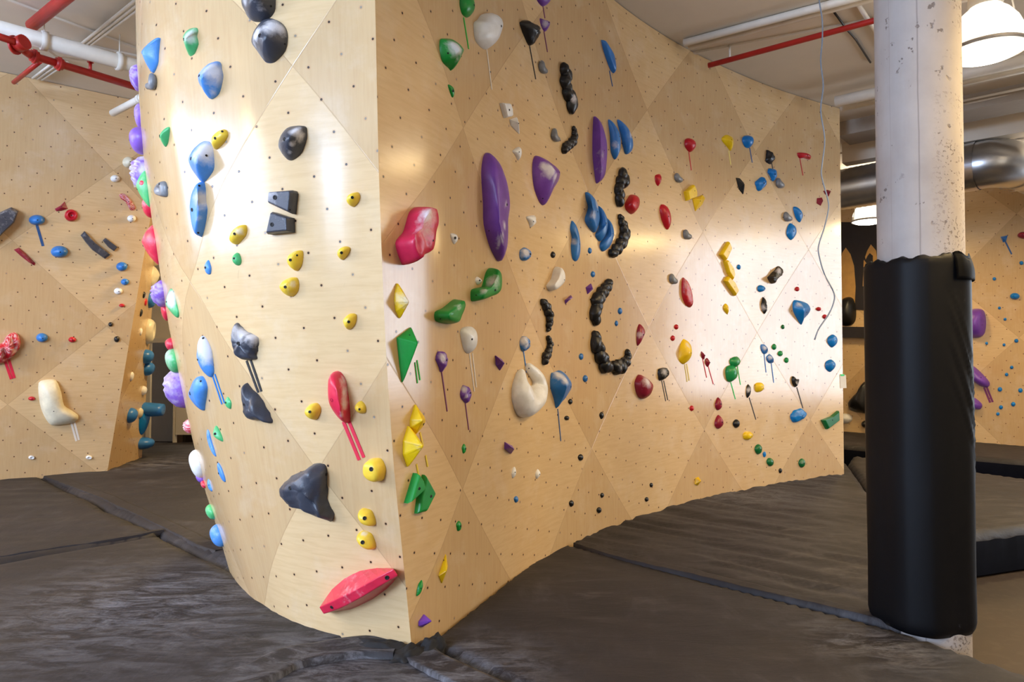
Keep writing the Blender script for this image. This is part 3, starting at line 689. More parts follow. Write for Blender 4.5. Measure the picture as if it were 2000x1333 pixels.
def ptsof(s):
    if isinstance(s, tuple):
        cx, cy, w, h = s[:4]; a = math.radians(s[4]) if len(s) > 4 else 0; o = []
        for k in range(16):
            t = 2*math.pi*k/16; x = w/2*math.cos(t); y = h/2*math.sin(t); o.append((cx+x*math.cos(a)-y*math.sin(a), cy+x*math.sin(a)+y*math.cos(a)))
        return np.array(o)
    return np.array([[float(v) for v in q.split(',')] for q in s.split()])
def closed_smooth(P, n, sharp=.0):
    m = len(P); out = []
    per = max(2, int(round(n/m)))
    for i in range(m):
        a, b, c, d = P[i-1], P[i], P[(i+1) % m], P[(i+2) % m]
        for k in range(per):
            t = k/per; q = .5*((2*b)+(c-a)*t+(2*a-5*b+4*c-d)*t*t+(-a+3*b-3*c+d)*t**3); l = b+(c-b)*t
            out.append(q*(1-sharp)+l*sharp)
    return np.array(out)
SDN = {'L': 'the left face of the central wall', 'R': 'the long right face', 'W': 'the far left wall', 'S': 'the side face by the doorway', 'B': 'the wall behind the column'}
def jac(k, s, z, off=0.0):
    p, U, V, N = frame(k, s, z); p = p+N*off; e = .01
    return np.stack([(proj(p+U*e)-proj(p-U*e))/(2*e), (proj(p+V*e)-proj(p-V*e))/(2*e)], 1)
PROF = {
 'dome': ([1, .985, .94, .86, .74, .58, .4, .2, 0], lambda r: (1-r**2.3)**.5),
 'cone': ([1, .98, .92, .82, .68, .52, .34, .16, 0], lambda r: .25*(1-r**3)**.5+.75*(1-r**1.35)),
 'flat': ([1, .99, .955, .9, .82, .6, .3, 0], lambda r: min(1, (1-r)/.16)**.5*.93+.07*(1-r)),
 'jug': ([1, .98, .9, .78, .62, .48, .36, .22, 0], lambda r: (1-r**2.3)**.5 if r > .6 else max(.35, (1-.6**2.3)**.5-(.6-r)*1.6)),
}
HOLDS = []
def H(k, kind, c, pts, h, label, pk=None, b=(), ch=(), chn=.0, tp=(), n=None, name='climbing_hold', ctr=None, lum=.0, skew=.85):
    T = ptsof(pts); big = max(T.max(0)-T.min(0)); cen = (T.min(0)+T.max(0))/2
    s, z = locate(k, *cen); p, U, V, N = frame(k, s, z)
    npx = proj(p+N*h)-proj(p); ln = np.linalg.norm(npx); P = T.copy()
    if ln > 1:
        d = npx/ln; t = P@d; lo, hi = t.min(), t.max(); W = hi-lo
        sh = min(ln*skew, W*.62); P = P-np.outer((t-lo)/max(W, 1e-6), d)*sh
    size = np.maximum(T.max(0)-T.min(0), 1)
    if ln > 1:
        cap = (.62 if kind in ('cone', 'facet') else .45)*W
        if ln > cap: h = h*cap/ln
    # fit the wall footprint so that the solid hold has the outline it should have
    for it in range(6):
        bm, fr, R_ = hold_bm(k, kind, P, h, pk, n, lum, big, seed=Vector((cen[0]*.13, cen[1]*.17, 3.3)))
        if it == 5: break
        p, U, V, N = fr; Q = np.array([proj(p+U*v.co.x+V*v.co.y+N*v.co.z) for v in bm.verts if v.co.z > -.004]); bm.free()
        lo, hi = Q.min(0), Q.max(0); f = np.clip(size/np.maximum(hi-lo, 1), .6, 1.5)
        m = (P.min(0)+P.max(0))/2; dl = (T.max(0)+T.min(0))/2-(lo+hi)/2
        mn = .30*size; cur = P.max(0)-P.min(0); f = np.maximum(f, np.minimum(1, mn/np.maximum(cur, 1e-6)))
        P = m+dl*(1 if it < 2 else 0)+(P-m)*(f if it < 2 else 1)
        if it >= 1 and kind not in ('facet', 'plate'):
            c0 = (T.min(0)+T.max(0))/2; D = T-c0; r0 = np.linalg.norm(D, axis=1)+1e-6; D = D/r0[:, None]
            e = np.array([(((T-c0)@d).max()-((Q-c0)@d).max()) for d in D])
            e = (np.roll(e, 1)+2*e+np.roll(e, -1))/4; e = np.clip(e, -.07*r0, .14*r0); P = P+D*(e*.7)[:, None]
    p, U, V, N = fr
    return finish(k, bm, c, p, U, V, N, h, R_, label, b, ch, chn, tp, name, smooth=kind not in ('facet', 'plate'), big=big, cen=cen, stripes=.28*lum if kind != 'rock' else 0)
def jinv(M_):
    u, sv, vt = np.linalg.svd(M_); sv = np.maximum(sv, sv[0]*.22)
    return vt.T@np.diag(1/sv)@u.T
def hold_bm(k, kind, P, h, pk, n, lum, big, seed):
    cen = (P.min(0)+P.max(0))/2; s, z = locate(k, *cen); p, U, V, N = frame(k, s, z); J = jinv(jac(k, s, z))
    A = (J@(P-proj(p)).T).T
    R_ = float(np.sqrt(np.mean(np.sum((A-A.mean(0))**2, 1))))
    nn = n or (44 if big > 60 else 28 if big > 24 else 16)
    facet = kind in ('facet', 'plate')
    if pk is None: SK = [A.mean(0)*.6+(A.max(0)+A.min(0))*.2]
    else:
        Jh = jinv(jac(k, s, z, h)); ph = proj(p+N*h)
        SK = [Jh@(np.array(q, float)-ph) for q in (pk if isinstance(pk, list) else [pk])]
    if len(SK) > 1 and not facet:
        sk = np.vstack([x+(y-x)*t for x, y in zip(SK, SK[1:]) for t in np.linspace(0, 1, 8)])
    def near(a):
        if len(SK) == 1: return SK[0]
        if not facet:
            w = np.exp(-np.sum((sk-a)**2, 1)/(1.2*R_)**2+np.min(np.sum((sk-a)**2, 1))/(1.2*R_)**2); return (sk*w[:, None]).sum(0)/w.sum()
        best = None
        for s0, s1 in zip(SK, SK[1:]):
            d = s1-s0; t = np.clip(np.dot(a-s0, d)/max(1e-9, np.dot(d, d)), 0, 1); q = s0+d*t
            if best is None or np.sum((q-a)**2) < best[0]: best = (np.sum((q-a)**2), q)
        return best[1]
    bm = bmesh.new()
    if kind == 'facet':
        O = A; rings = [[(a, -.012) for a in O], [(a, h*.14) for a in O], [(near(a)+(a-near(a))*.06, h) for a in O]]
    elif kind == 'plate':
        O = A; m_ = A.mean(0); rings = [[(a, -.012) for a in O], [(a, h*.62) for a in O], [(m_+(a-m_)*.86, h) for a in O]]
    else:
        O = closed_smooth(A, nn, .15); rr, fn = PROF['dome' if kind in ('rock',) else kind]
        rings = [[(a, -.014) for a in O]]
        for r in rr:
            if r == 0: r = .02
            rings.append([(near(a)+(a-near(a))*r, h*fn(r)) for a in O])
    vr = []
    for i, R in enumerate(rings):
        row = []
        for a, hh in R:
            q = Vector((a[0], a[1], hh))
            if not facet and i > 1:
                f = noise.fractal(q*(3.2/max(R_*2, .02))*.5+seed, 1, 2, 3); q.z += h*.09*f
            if kind == 'rock' and i > 0:
                w = noise.noise(q*(1.7/max(R_, .01))+seed); w2 = noise.noise(q*(4.5/max(R_, .01))+seed)
                vo = noise.voronoi(q*(1.5/max(R_, .01))+seed)[0]; cr = min(.35, vo[1]-vo[0])
                q.z = max(-.01, q.z*(1+.28*w+.14*w2)-h*.28*(.35-cr)); q.x += R_*.09*w2; q.y += R_*.09*w
            if lum and not facet: q.z *= 1+lum*math.sin(a[0]/R_*9+a[1]/R_*2+noise.noise(q*30)*1.5)*.12
            row.append(bm.verts.new(q))
        vr.append(row)
    m = len(vr[0])
    for X, Y in zip(vr, vr[1:]):
        for q in range(m): bm.faces.new((X[q], X[(q+1) % m], Y[(q+1) % m], Y[q]))
    bm.faces.new(vr[-1]); bmesh.ops.remove_doubles(bm, verts=bm.verts[:], dist=.0006)
    bmesh.ops.recalc_face_normals(bm, faces=bm.faces[:])
    top = max(bm.faces, key=lambda f: f.calc_center_median().z)
    if top.normal.z < 0: bmesh.ops.reverse_faces(bm, faces=bm.faces[:])
    if facet:
        be = [e for e in bm.edges if len(e.link_faces) == 2 and all(v.co.z > 0 for v in e.verts) and e.calc_face_angle(0) > .2]
        w = min(.006, R_*.07)
        try: bmesh.ops.bevel(bm, geom=be, offset=w, segments=2, profile=.5, affect='EDGES')
        except Exception: pass
        for f in bm.faces: f.smooth = False
    if kind in ('dome', 'cone', 'flat') and not lum:
        top_ = [v for v in bm.verts if v.co.z > h*.25]
        for _ in range(3): bmesh.ops.smooth_vert(bm, verts=top_, factor=.6, use_axis_x=True, use_axis_y=True, use_axis_z=True)
    return bm, (p, U, V, N), R_
def finish(k, bm, c, p, U, V, N, h, R_, label, b, ch, chn, tp, name, smooth, big, cen, bf=None, stripes=0):
    M = Matrix(((U[0], V[0], N[0], p[0]), (U[1], V[1], N[1], p[1]), (U[2], V[2], N[2], p[2]), (0, 0, 0, 1)))
    bm.normal_update(); Mi = M.inverted(); co = Mi@Vector((0, 0, HC)); tree = BVHTree.FromBMesh(bm)
    def hit(x, y):
        r = Vector(ray(x, y)); r = Mi.to_3x3()@r; r.normalize(); return tree.ray_cast(co, r)
    spots = []
    for q in ch:
        g = hit(q[0], q[1])
        if g[0]: spots.append((g[0], q[2]/(F/np.linalg.norm(p-CAM)), q[3] if len(q) > 3 else 1.0))
    lay = bm.verts.layers.float.new('chalk')
    hm = max((v.co.z for v in bm.verts), default=h)
    for v in bm.verts:
        a = chn*(.35+.65*max(0, v.co.z/hm))*(.6+.4*max(-.5, v.normal.y))
        if stripes: a += stripes*.5*(1+math.sin((v.co.y*1.4+v.co.x*.8)*2*math.pi/.028))
        for q, r, s_ in spots: a = max(a, s_*math.exp(-((v.co-q).length/r)**2)*1.15)
        v[lay] = a
    holes = []
    for q in b:
        g = hit(q[0], q[1])
        if g[0] is None:
            g = tree.find_nearest(Mi@Vector(CAM+ray(*q[:2])*np.linalg.norm(p-CAM)))
        if g[0]: holes.append((g[0].copy(), g[1].copy(), q[2] if len(q) > 2 else None))
    if not b and big > 13 and bf != 'no':
        g = tree.ray_cast(Vector((0, 0, 1)), Vector((0, 0, -1)))
        if g[0]: holes.append((g[0].copy(), g[1].copy(), None))
    o = link(name, bm, hold_mat(c), smooth=smooth, mw=M)
    cat = 'climbing hold' if name == 'climbing_hold' else 'foothold'
    tag(o, label, cat, '%s holds on %s' % (CNAME[c], SDN[k]))
    for q, nr, rad in holes:
        r = rad*.8 if rad else (.0058 if big > 24 else .0045); r = min(r, R_*.32)
        bb = bmesh.new(); n = 14
        rg = lathe(bb, [(r*1.2, -.002), (r*1.2, .0012), (r*.95, .0022), (r*.9, .0016), (.0005, .0016)], n=n)
        for f in bb.faces: f.material_index = 1 if (f.calc_center_median().xy.length < r*.9) else 0
        qq = nr.to_track_quat('Z', 'Y').to_matrix().to_4x4(); ob = link('bolt', bb, [M_BOLT, M_HOLE]); ob.parent = o
        ob.matrix_local = Matrix.Translation(q+nr*.0005)@qq
    for t_ in tp: TAPE(k, *t_)
    HOLDS.append(o); return o
def TAPE(k, p0, p1, w, c, label):
    p0 = np.array(p0, float); p1 = np.array(p1, float); f = RNG[k][0]
    a = locate(k, *p0); b_ = locate(k, *p1); bm = bmesh.new(); L = []; n = 10
    d = np.array(b_)-np.array(a)
    dist = np.linalg.norm(f(*a)-CAM); wm = w*dist/F/2
    P = [f(*(np.array(a)+d*i/n)) for i in range(n+1)]; fr = [frame(k, *(np.array(a)+d*i/n)) for i in range(n+1)]
    cosv = abs(np.dot(fr[0][3], (P[0]-CAM)/dist)); wm = wm*(.85 if k == 'L' else .95)
    o0 = Vector(P[0])
    for i in range(n+1):
        t = P[min(n, i+1)]-P[max(0, i-1)]; t /= np.linalg.norm(t); N = fr[i][3]; s = np.cross(N, t)
        row = [bm.verts.new(Vector(P[i]+s*wm*q+N*hh)-o0) for q, hh in ((-1, -.001), (-1, .0035), (1, .0035), (1, -.001))]
        L.append(row)
    for X, Y in zip(L, L[1:]):
        for q in range(3): bm.faces.new((X[q], X[q+1], Y[q+1], Y[q]))
    bm.faces.new(L[0]); bm.faces.new(L[-1]); bmesh.ops.recalc_face_normals(bm, faces=bm.faces[:])
    tag(link('tape_strip', bm, tape_mat(c), mw=Matrix.Translation(o0)), label, 'tape', 'route tape strips on %s' % SDN[k])
def BR(k, c, path, h, label, chn=.2, ch=(), b=(), lumps=None, remesh=False, tp=(), flat=.8, zig=.28, irr=.35):
    """a hold swept along a path of (x, y, width_px): one body of knobbly lumps"""
    T = np.array(path, float)
    if c == 'bk': T[:, 2] *= 1.28; zig = .2
    P = T.copy(); tlo = (T[:, :2]-T[:, 2:]/2).min(0); thi = (T[:, :2]+T[:, 2:]/2).max(0)
    for it in range(3):
        bm, fr, W = br_bm(k, P, h, remesh, flat, zig, irr)
        if it == 2: break
        p, U, V, N = fr; Q = np.array([proj(p+U*v.co.x+V*v.co.y+N*v.co.z) for v in bm.verts if v.co.z > -.004]); bm.free()
        lo, hi = Q.min(0), Q.max(0); f = np.clip((thi-tlo)/(hi-lo), .6, 1.5); m = (P[:, :2].min(0)+P[:, :2].max(0))/2
        P[:, :2] = m+((thi+tlo)-(lo+hi))/2+(P[:, :2]-m)*f; P[:, 2] *= min(f)**.5
    cen = (tlo+thi)/2; p, U, V, N = fr
    return finish(k, bm, c, p, U, V, N, h, W, label, b, ch, chn, tp, 'climbing_hold', True, 50, cen, bf=None if b else 'no')
def br_bm(k, P, h, remesh, flat, zig, irr):
    cen = (P[:, :2].min(0)+P[:, :2].max(0))/2
    s, z = locate(k, *cen); p, U, V, N = frame(k, s, z)
    npx = proj(p+N*h)-proj(p); s, z = locate(k, *(cen-npx*.35)); p, U, V, N = frame(k, s, z)
    J = np.linalg.inv(jac(k, s, z, h*.35)); q0 = proj(p+N*h*.35)
    A = (J@(P[:, :2]-q0).T).T; sc = np.linalg.norm(p-CAM)/F
    cosv = max(.5, abs(np.dot(N, (p-CAM)/np.linalg.norm(p-CAM))))
    W = P[:, 2]*sc*.5*1.12
    C = catmull(np.column_stack([A, W]), 12); L = np.concatenate([[0], np.cumsum(np.linalg.norm(np.diff(C[:, :2], axis=0), axis=1))])
    bm = bmesh.new(); rnd = random.Random(int(cen[0]*7+cen[1])); t = 0; i = 0
    while t <= L[-1]:
        x = np.interp(t, L, C[:, 0]); y = np.interp(t, L, C[:, 1]); w = max(.004, np.interp(t, L, C[:, 2]))
        x2 = np.interp(t+.01, L, C[:, 0]); y2 = np.interp(t+.01, L, C[:, 1]); ang = math.atan2(y2-y, x2-x) if t+.01 < L[-1] else ang
        sd = (1 if i % 2 else -1)*w*zig; x -= math.sin(ang)*sd; y += math.cos(ang)*sd
        r = bmesh.ops.create_icosphere(bm, subdivisions=3 if not remesh else 2, radius=1)
        lw, ll = w*(1-zig*.6)*rnd.uniform(.9, 1.08), w*rnd.uniform(.95, 1.25)*(1 if not remesh else .95); a2 = ang+(.5 if i % 2 else -.5)*(0 if remesh else 1)
        for v in r['verts']:
            q = v.co.copy(); f = 1+irr*.5*noise.noise(q*1.6+Vector((i*3.1, cen[0], 0)))
            X = q.x*ll*f; Y = q.y*lw*f; Z = q.z*min(h, w*1.1)*flat*f
            v.co = Vector((x+X*math.cos(a2)-Y*math.sin(a2), y+X*math.sin(a2)+Y*math.cos(a2), max(-.012, Z+.012)))
        t += w*(.80 if not remesh else .4); i += 1
    bmesh.ops.remove_doubles(bm, verts=bm.verts[:], dist=.0004)
    if remesh:
        me = bpy.data.meshes.new('t'); bm.to_mesh(me); bm.free(); ob = bpy.data.objects.new('t', me); COL.objects.link(ob)
        md = ob.modifiers.new('r', 'REMESH'); md.mode = 'VOXEL'; md.voxel_size = .009; md2 = ob.modifiers.new('s', 'SMOOTH'); md2.iterations = 14; md2.factor = .6
        dg = bpy.context.evaluated_depsgraph_get(); ev = ob.evaluated_get(dg); me2 = bpy.data.meshes.new_from_object(ev); bm = bmesh.new(); bm.from_mesh(me2); bpy.data.objects.remove(ob); bpy.data.meshes.remove(me2)
    return bm, (p, U, V, N), float(W.mean())
def F_(k, c, x, y, w, hpx, label, kind='dome', d=.035, ang=0, chn=.1):   # small hold given by centre and size
    return H(k, kind, c, (x, y, w, hpx, ang), d, label, chn=chn, name='climbing_hold' if max(w, hpx) > 16 else 'foothold')
# ---- left face of the central wall
H('L','cone','lb','272,101 285,88 303,72 311,80 314,105 311,125 304,142 293,133 280,118',.104,'pointed blue hold near the top left edge of the pale rounded face',pk=(276,102),b=[(274,101,.008)],chn=.25)
BR('L','gy',[(297,150,14),(299,160,17),(297,168,15),(288,170,11)],.06,'grey hooked hold directly under the pointed blue hold at upper left',zig=0,irr=.2,chn=.1,remesh=True)
H('L','cone','lg','360,62 372,54 381,57 384,70 390,88 384,103 375,110 366,98 357,78 356,70',.080,'chalky green hold high on the pale face, right of the pointed blue one',pk=(361,78),b=[(359,77)],chn=.35,ch=[(368,68,14,.8)])
H('L','cone','lb','384,145 392,136 402,128 415,119 428,122 436,135 437,155 432,180 420,192 412,190 398,177 388,162',.104,'large blue hold with a white chalk patch, below the high green one',pk=(392,150),b=[(389,148)],ch=[(417,140,20,.9),(395,135,14,.6),(416,180,8,.5)],chn=.2)
H('L','cone','cg','476,-20 500,-32 530,-25 540,0 536,25 525,38 508,43 490,37 476,18 472,0',.104,'charcoal hold cut off by the top edge of the view',pk=(500,-8),b=[(529,12,.006)],ch=[(478,0,12,.7),(507,14,10,.35)])
H('L','cone','cg','491,75 497,58 508,42 525,36 545,42 560,58 563,78 558,100 545,118 532,123 518,116 500,95',.104,'large charcoal hold with chalky top, second from the top of the pale face',pk=(515,72),b=[(507,69,.010),(556,86,.005)],ch=[(530,50,18,.9),(548,55,13,.8),(500,66,13,1),(496,84,7,.6)])
H('L','cone','cg','544,280 548,263 560,250 578,245 595,246 601,258 600,275 592,297 580,311 569,314 556,306 547,294',.096,'chalk-dusted charcoal hold alone in the middle of the pale face above two trapezoids',pk=(562,272),b=[(555,272,.010)],ch=[(578,255,13,.9),(587,266,11,.8),(570,281,6,.7),(564,296,4,.6)],chn=.2)
H('L','dome','ly','413,271 421,259 436,252 445,258 446,268 438,280 424,292 417,290',.048,'yellow hold touching the top of a large blue hold',b=[(420,270),(434,257,.006)],chn=.3)
H('L','cone','lg','309,265 318,253 330,248 332,262 330,278 325,287 316,277',.072,'small green hold beside the bright lamp reflection at the left',pk=(313,266),b=[(312,266)],chn=.3)
H('L','cone','lb','368,310 374,295 387,280 402,275 414,285 419,305 418,330 408,350 400,356 385,342 372,326',.096,'large chalk-white topped blue hold in the column of blue ones, third down',pk=(382,315),b=[(373,310,.010),(403,304,.006)],ch=[(398,292,24,1.0),(380,300,16,.7)])
H('L','flat','lb','392,354 400,365 407,390 408,410 403,435 393,464 380,450 372,430 370,405 373,380 382,362',.072,'tall leaf shaped blue hold with a chalk patch',pk=[(388,380),(386,430)],b=[(389,363,.006),(375,410,.011),(387,455,.006)],ch=[(396,390,16,.9),(388,427,6,.5)],chn=.1)
H('L','jug','gy','300,372 304,362 313,355 321,354 326,364 327,384 313,384 303,380',.064,'grey pocketed hold at the left edge beside green and purple ones',b=[(311,360,.006)],ch=[(308,370,8,.5)])
H('L','cone','lg','332,564 341,572 347,595 350,612 346,621 337,617 326,600 323,590 326,574',.056,'green leaf shaped hold with a white chalked upper half, near the left outline',ch=[(333,582,15,1.1),(336,592,10,.9)],b=[(325,590,.005)])
H('L','dome','lb','399,521 405,508 412,515 415,526 411,536 404,536',.040,'small blue oval hold left of the small green one',b=[(401,523)],chn=.2)
H('L','dome','lg','453,504 458,495 466,495 472,508 470,517 463,519 456,514',.040,'small green round hold below a yellow hold in mid face',b=[(457,505)],chn=.15)
H('L','dome','ly','450,462 455,450 466,441 479,439 484,448 482,460 472,472 460,478 449,472',.048,'pale yellow hold directly above the small green round one',b=[(458,457)],chn=.3,ch=[(468,452,10,.5)])
H('L','dome','ly','561,505 567,495 580,489 591,490 593,505 590,520 580,530 570,526 562,516',.056,'yellow hold below the charcoal trapezoids, upper of two close together',b=[(567,508),(580,499,.005)],chn=.25)
H('L','dome','ly','546,560 552,549 566,542 580,542 585,555 582,570 570,580 556,575',.056,'yellow hold in mid face, lower of two close together',b=[(557,561)],chn=.25,ch=[(572,556,8,.5)])
H('L','dome','ly','677,390 683,379 697,375 704,382 702,394 692,404 680,399',.048,'small yellow hold at upper right of the pale face',b=[(688,386)])
H('L','dome','ly','659,495 664,485 675,481 685,485 683,495 670,508 661,503',.044,'small slanted yellow hold right of the middle of the pale face',b=[(667,494)])
H('L','dome','ly','670,628 674,620 685,612 697,615 696,630 688,642 678,644',.044,'yellow hold above and right of the long red one',b=[(681,629)])
H('L','plate','cg','523,373 572,372 575,377 573,418 523,395',.056,'charcoal trapezoid hold with its slanted side down, upper of the facing pair',b=[(537,386,.012),(566,410,.005)],ch=[(532,380,16,.6)],chn=.1)
H('L','plate','cg','528,414 566,427 569,455 520,458',.056,'charcoal trapezoid hold with its slanted side up, lower of the facing pair',b=[(531,439,.011)],ch=[(546,424,8,.6)],chn=.15)
H('L','rock','cg','455,635 470,645 490,650 504,658 506,675 500,695 497,704 480,703 465,700 454,683 451,660',.096,'craggy charcoal rock hold with a chalky top and two grey tapes below',b=[(465,672,.012)],ch=[(470,650,18,.9),(492,658,14,.9),(458,642,8,.8)],
  tp=[((482,705),(505,767),6,'cg','left of two grey tape strips below the craggy charcoal hold'),((490,703),(511,765),6,'cg','right of two grey tape strips below the craggy charcoal hold')])
H('L','rock','cg','478,750 490,760 508,770 520,790 532,822 526,829 508,820 490,821 480,815 472,795 470,765',.080,'craggy charcoal hold just below the end of two grey tape strips',b=[(477,791,.009)],chn=.1)
H('L','dome','lb','398,656 408,664 416,685 421,715 417,733 405,738 392,725 384,700 384,680 390,662',.096,'big blue egg shaped hold with white chalk over its upper half',b=[(397,661,.007),(386,703,.006)],ch=[(400,675,22,1.2),(405,690,18,1.1),(396,708,8,.5)],
  tp=[((415,733),(434,790),4,'bl','left of two blue tape strips below the chalked blue egg hold'),((420,731),(439,788),4,'bl','right of two blue tape strips below the chalked blue egg hold')])
H('L','dome','lb','392,736 401,740 402,760 400,790 394,804 382,795 370,778 367,768 374,752',.088,'smooth blue half round hold under the chalked blue egg hold',pk=(378,768),b=[(371,769,.011),(392,745,.006)],chn=.05)
H('L','dome','lg','439,787 447,776 453,785 453,795 448,800 442,795',.032,'small green hold at the end of the two blue tape strips',b=[(441,787)],chn=.1)
H('L','cone','lg','416,845 424,832 432,838 437,855 433,864 424,858',.040,'green hold right of a thin blue crescent at lower left',b=[(420,848)],chn=.2)
H('L','dome','lb','408,839 413,845 414,860 420,878 422,892 415,888 406,868 403,850',.036,'thin blue crescent hold beside a green one at lower left',b=[(406,866,.005)],chn=.4)
H('L','dome','lb','427,904 435,912 441,930 440,942 433,942 426,925 424,910',.040,'thin pale blue hold low on the rounded side, below the crescent',b=[(427,925,.006)],chn=.25)
H('L','dome','lb','405,937 412,943 415,960 405,957',.048,'small dark-bottomed blue hold on the low left outline',b=[(408,948,.003)])
H('L','dome','ly','595,805 603,792 620,788 627,797 624,810 613,821 600,816',.052,'yellow hold left of the long red one',b=[(605,805)],chn=.1)
H('L','dome','ly','693,797 699,786 708,784 715,793 713,806 700,808',.044,'small yellow hold right of the long red one',b=[(702,800)])
H('L','dome','lr','639,760 645,735 658,725 672,728 681,745 685,780 686,810 682,825 672,828 660,818 648,800 641,785',.104,'long glossy red hold with a rough chalky right side and two red tapes below',pk=[(656,750),(668,805)],b=[(648,782,.009),(670,725,.004)],ch=[(670,745,12,.6),(673,765,13,.75),(672,790,12,.7),(668,810,8,.5)],
  tp=[((671,824),(702,899),8,'re','left of two broad red tape strips below the long red hold'),((682,824),(711,894),8,'re','right of two broad red tape strips below the long red hold')])
H('L','flat','ly','709,920 713,904 725,897 745,896 754,912 752,930 742,942 725,941 712,933',.064,'largest round yellow hold, low beside the prow edge',b=[(725,917,.011)])
H('L','dome','ly','699,1004 703,996 712,993 728,997 735,1014 731,1028 712,1027 701,1017',.056,'yellow hold low by the prow, upper of two round ones over the red wedge',b=[(712,1013,.010)])
H('L','dome','ly','696,1050 703,1040 715,1037 728,1043 735,1058 733,1072 718,1075 702,1066',.056,'yellow hold with a grey smudge, just above the big red wedge',b=[(708,1060,.010)],ch=[(710,1043,8,.6)])
H('L','rock','cg','546,958 554,945 572,929 601,921 621,913 632,909 642,916 645,929 642,965 645,991 651,1007 649,1019 631,1015 611,1009 592,1001 569,993 556,984 546,970',.104,'big black fin shaped rock hold with folded surface, low on the face',pk=[(572,962),(600,962)],b=[(566,954,.011),(637,927,.009)],chn=.05,lum=.8)
def WEDGE():
    h = .13; s, z = locate('L', 698, 1160); p, U, V, N = frame('L', s, z)
    def loc(q, hh): return jinv(jac('L', s, z, hh))@(np.array(q, float)-proj(p+N*hh))
    def pl(pts, u):
        P = np.array(pts, float); l = np.concatenate([[0], np.cumsum(np.linalg.norm(np.diff(P, axis=0), axis=1))]); l /= l[-1]
        return np.array([np.interp(u, l, P[:, 0]), np.interp(u, l, P[:, 1])])
    bm = bmesh.new(); rows = []
    for i in range(11):
        u = i/10; e = .62+.38*math.sin(math.pi*u)
        rows.append([bm.verts.new((*loc(q, hh), hh-(.012 if hh == 0 else 0))) for q, hh in (
            (pl([(626,1180),(645,1152),(668,1131),(694,1117),(728,1112),(764,1114)], u), 0), (pl([(622,1187),(656,1172),(700,1150),(740,1127),(765,1114)], u), h*e),
            (pl([(631,1201),(668,1188),(708,1166),(748,1142),(774,1127)], u), h*e*.93), (pl([(634,1199),(686,1194),(728,1173),(758,1150),(771,1132)], u), 0))])
    for A, B in zip(rows, rows[1:]):
        for k in range(3): bm.faces.new((A[k], B[k], B[k+1], A[k+1]))
    bm.faces.new(rows[0]); bm.faces.new(rows[-1]); bmesh.ops.recalc_face_normals(bm, faces=bm.faces[:])
    be = [e for e in bm.edges if len(e.link_faces) == 2 and e.calc_face_angle(0) > .35]
    bmesh.ops.bevel(bm, geom=be, offset=.005, segments=2, profile=.5, affect='EDGES')
    finish('L', bm, 'lr', p, U, V, N, h, .2, 'big red wedge shaped volume hold near the foot of the prow', [(648,1187,.010),(756,1129,.011)], [(690,1136,34,.5)], .0, (), 'climbing_hold', False, 90, np.array([698, 1160]))
WEDGE()
def SIL(c, x, y, w, h, d, label, kind='dome', ch=.4, lum=0, ang=0, **kw):   # holds standing out past the left outline
    s, z = locate('L', x, y); s += kw.pop('ds', .17); d *= .72; p, U, V, N = frame('L', s, z); q = proj(p)
    P = [(p+U*w/2*math.cos(t)+V*h/2*math.sin(t)) for t in np.linspace(0, 2*math.pi, 13)[:-1]]
    A = [(w/2*math.cos(t)*(1-.25*math.sin(t)*-1 if 0 else 1), h/2*math.sin(t)) for t in np.linspace(0, 2*math.pi, 13)[:-1]]
    bm = bmesh.new(); rr, fn = PROF[kind]; O = closed_smooth(np.array(A), 36); vr = []
    pkx = kw.get('pk', (0, .1)); sk = np.array([pkx[0]*w, pkx[1]*h])
    for i, r in enumerate([1]+rr):
        row = []
        for a in O:
            q = sk+(a-sk)*max(r, .02); hh = -.02 if i == 0 else d*fn(r)
            if lum and i > 1: hh *= 1+lum*.08*math.sin(q[1]/h*42+q[0]*12)
            row.append(bm.verts.new((q[0], q[1], hh)))
        vr.append(row)
    m = len(O)
    for X, Y in zip(vr, vr[1:]):
        for k in range(m): bm.faces.new((X[k], X[(k+1) % m], Y[(k+1) % m], Y[k]))
    bm.faces.new(vr[-1]); bmesh.ops.recalc_face_normals(bm, faces=bm.faces[:])
    if max(bm.faces, key=lambda f: f.calc_center_median().z).normal.z < 0: bmesh.ops.reverse_faces(bm, faces=bm.faces[:])
    finish('L', bm, c, p, U, V, N, d, w/2, label, (), (), ch, (), 'climbing_hold', True, 20, np.array([x, y]), stripes=.35*lum)
SIL('lp',262,130,.22,.17,.075,'ribbed purple hold peeking out at the very top left outline',lum=1)
SIL('lp',272,209,.22,.17,.06,'speckled purple hold on the left outline, second purple one down',ch=.6)
SIL('lp',277,258,.24,.17,.10,'rounded purple hold on the left outline below the speckled one')
SIL('lp',281,327,.30,.24,.12,'large ribbed purple hold on the left outline over the green one',lum=2)
SIL('lr',287,350,.18,.10,.07,'sliver of pink hold beneath the large ribbed purple one')
SIL('lp',309,560,.26,.17,.10,'purple hold with swirled chalk on the left outline beside the doorway',lum=1)
SIL('lp',305,531,.12,.07,.04,'tiny purple hold just above the swirled purple one',ds=.2)
SIL('lr',322,606,.2,.12,.04,'narrow pink hold on the left outline below the swirled purple one')
SIL('lr',338,672,.16,.09,.06,'small red hold on the left outline beside the top of the door frame')
SIL('lg',345,705,.26,.17,.085,'green hold capped with white chalk on the left outline above the huge purple one',ch=.8)
SIL('lp',353,760,.34,.29,.17,'huge chalky purple hold bulging from the left outline before the doorway',ch=.65,lum=.6)
SIL('lr',371,838,.16,.10,.06,'lumpy pink hold low on the left outline',lum=2)
SIL('wh',394,914,.26,.19,.075,'white ball hold with purple and green patches, low on the left outline',ch=.1)
SIL('lp',400,940,.14,.08,.05,'small purple hold under the white ball hold')
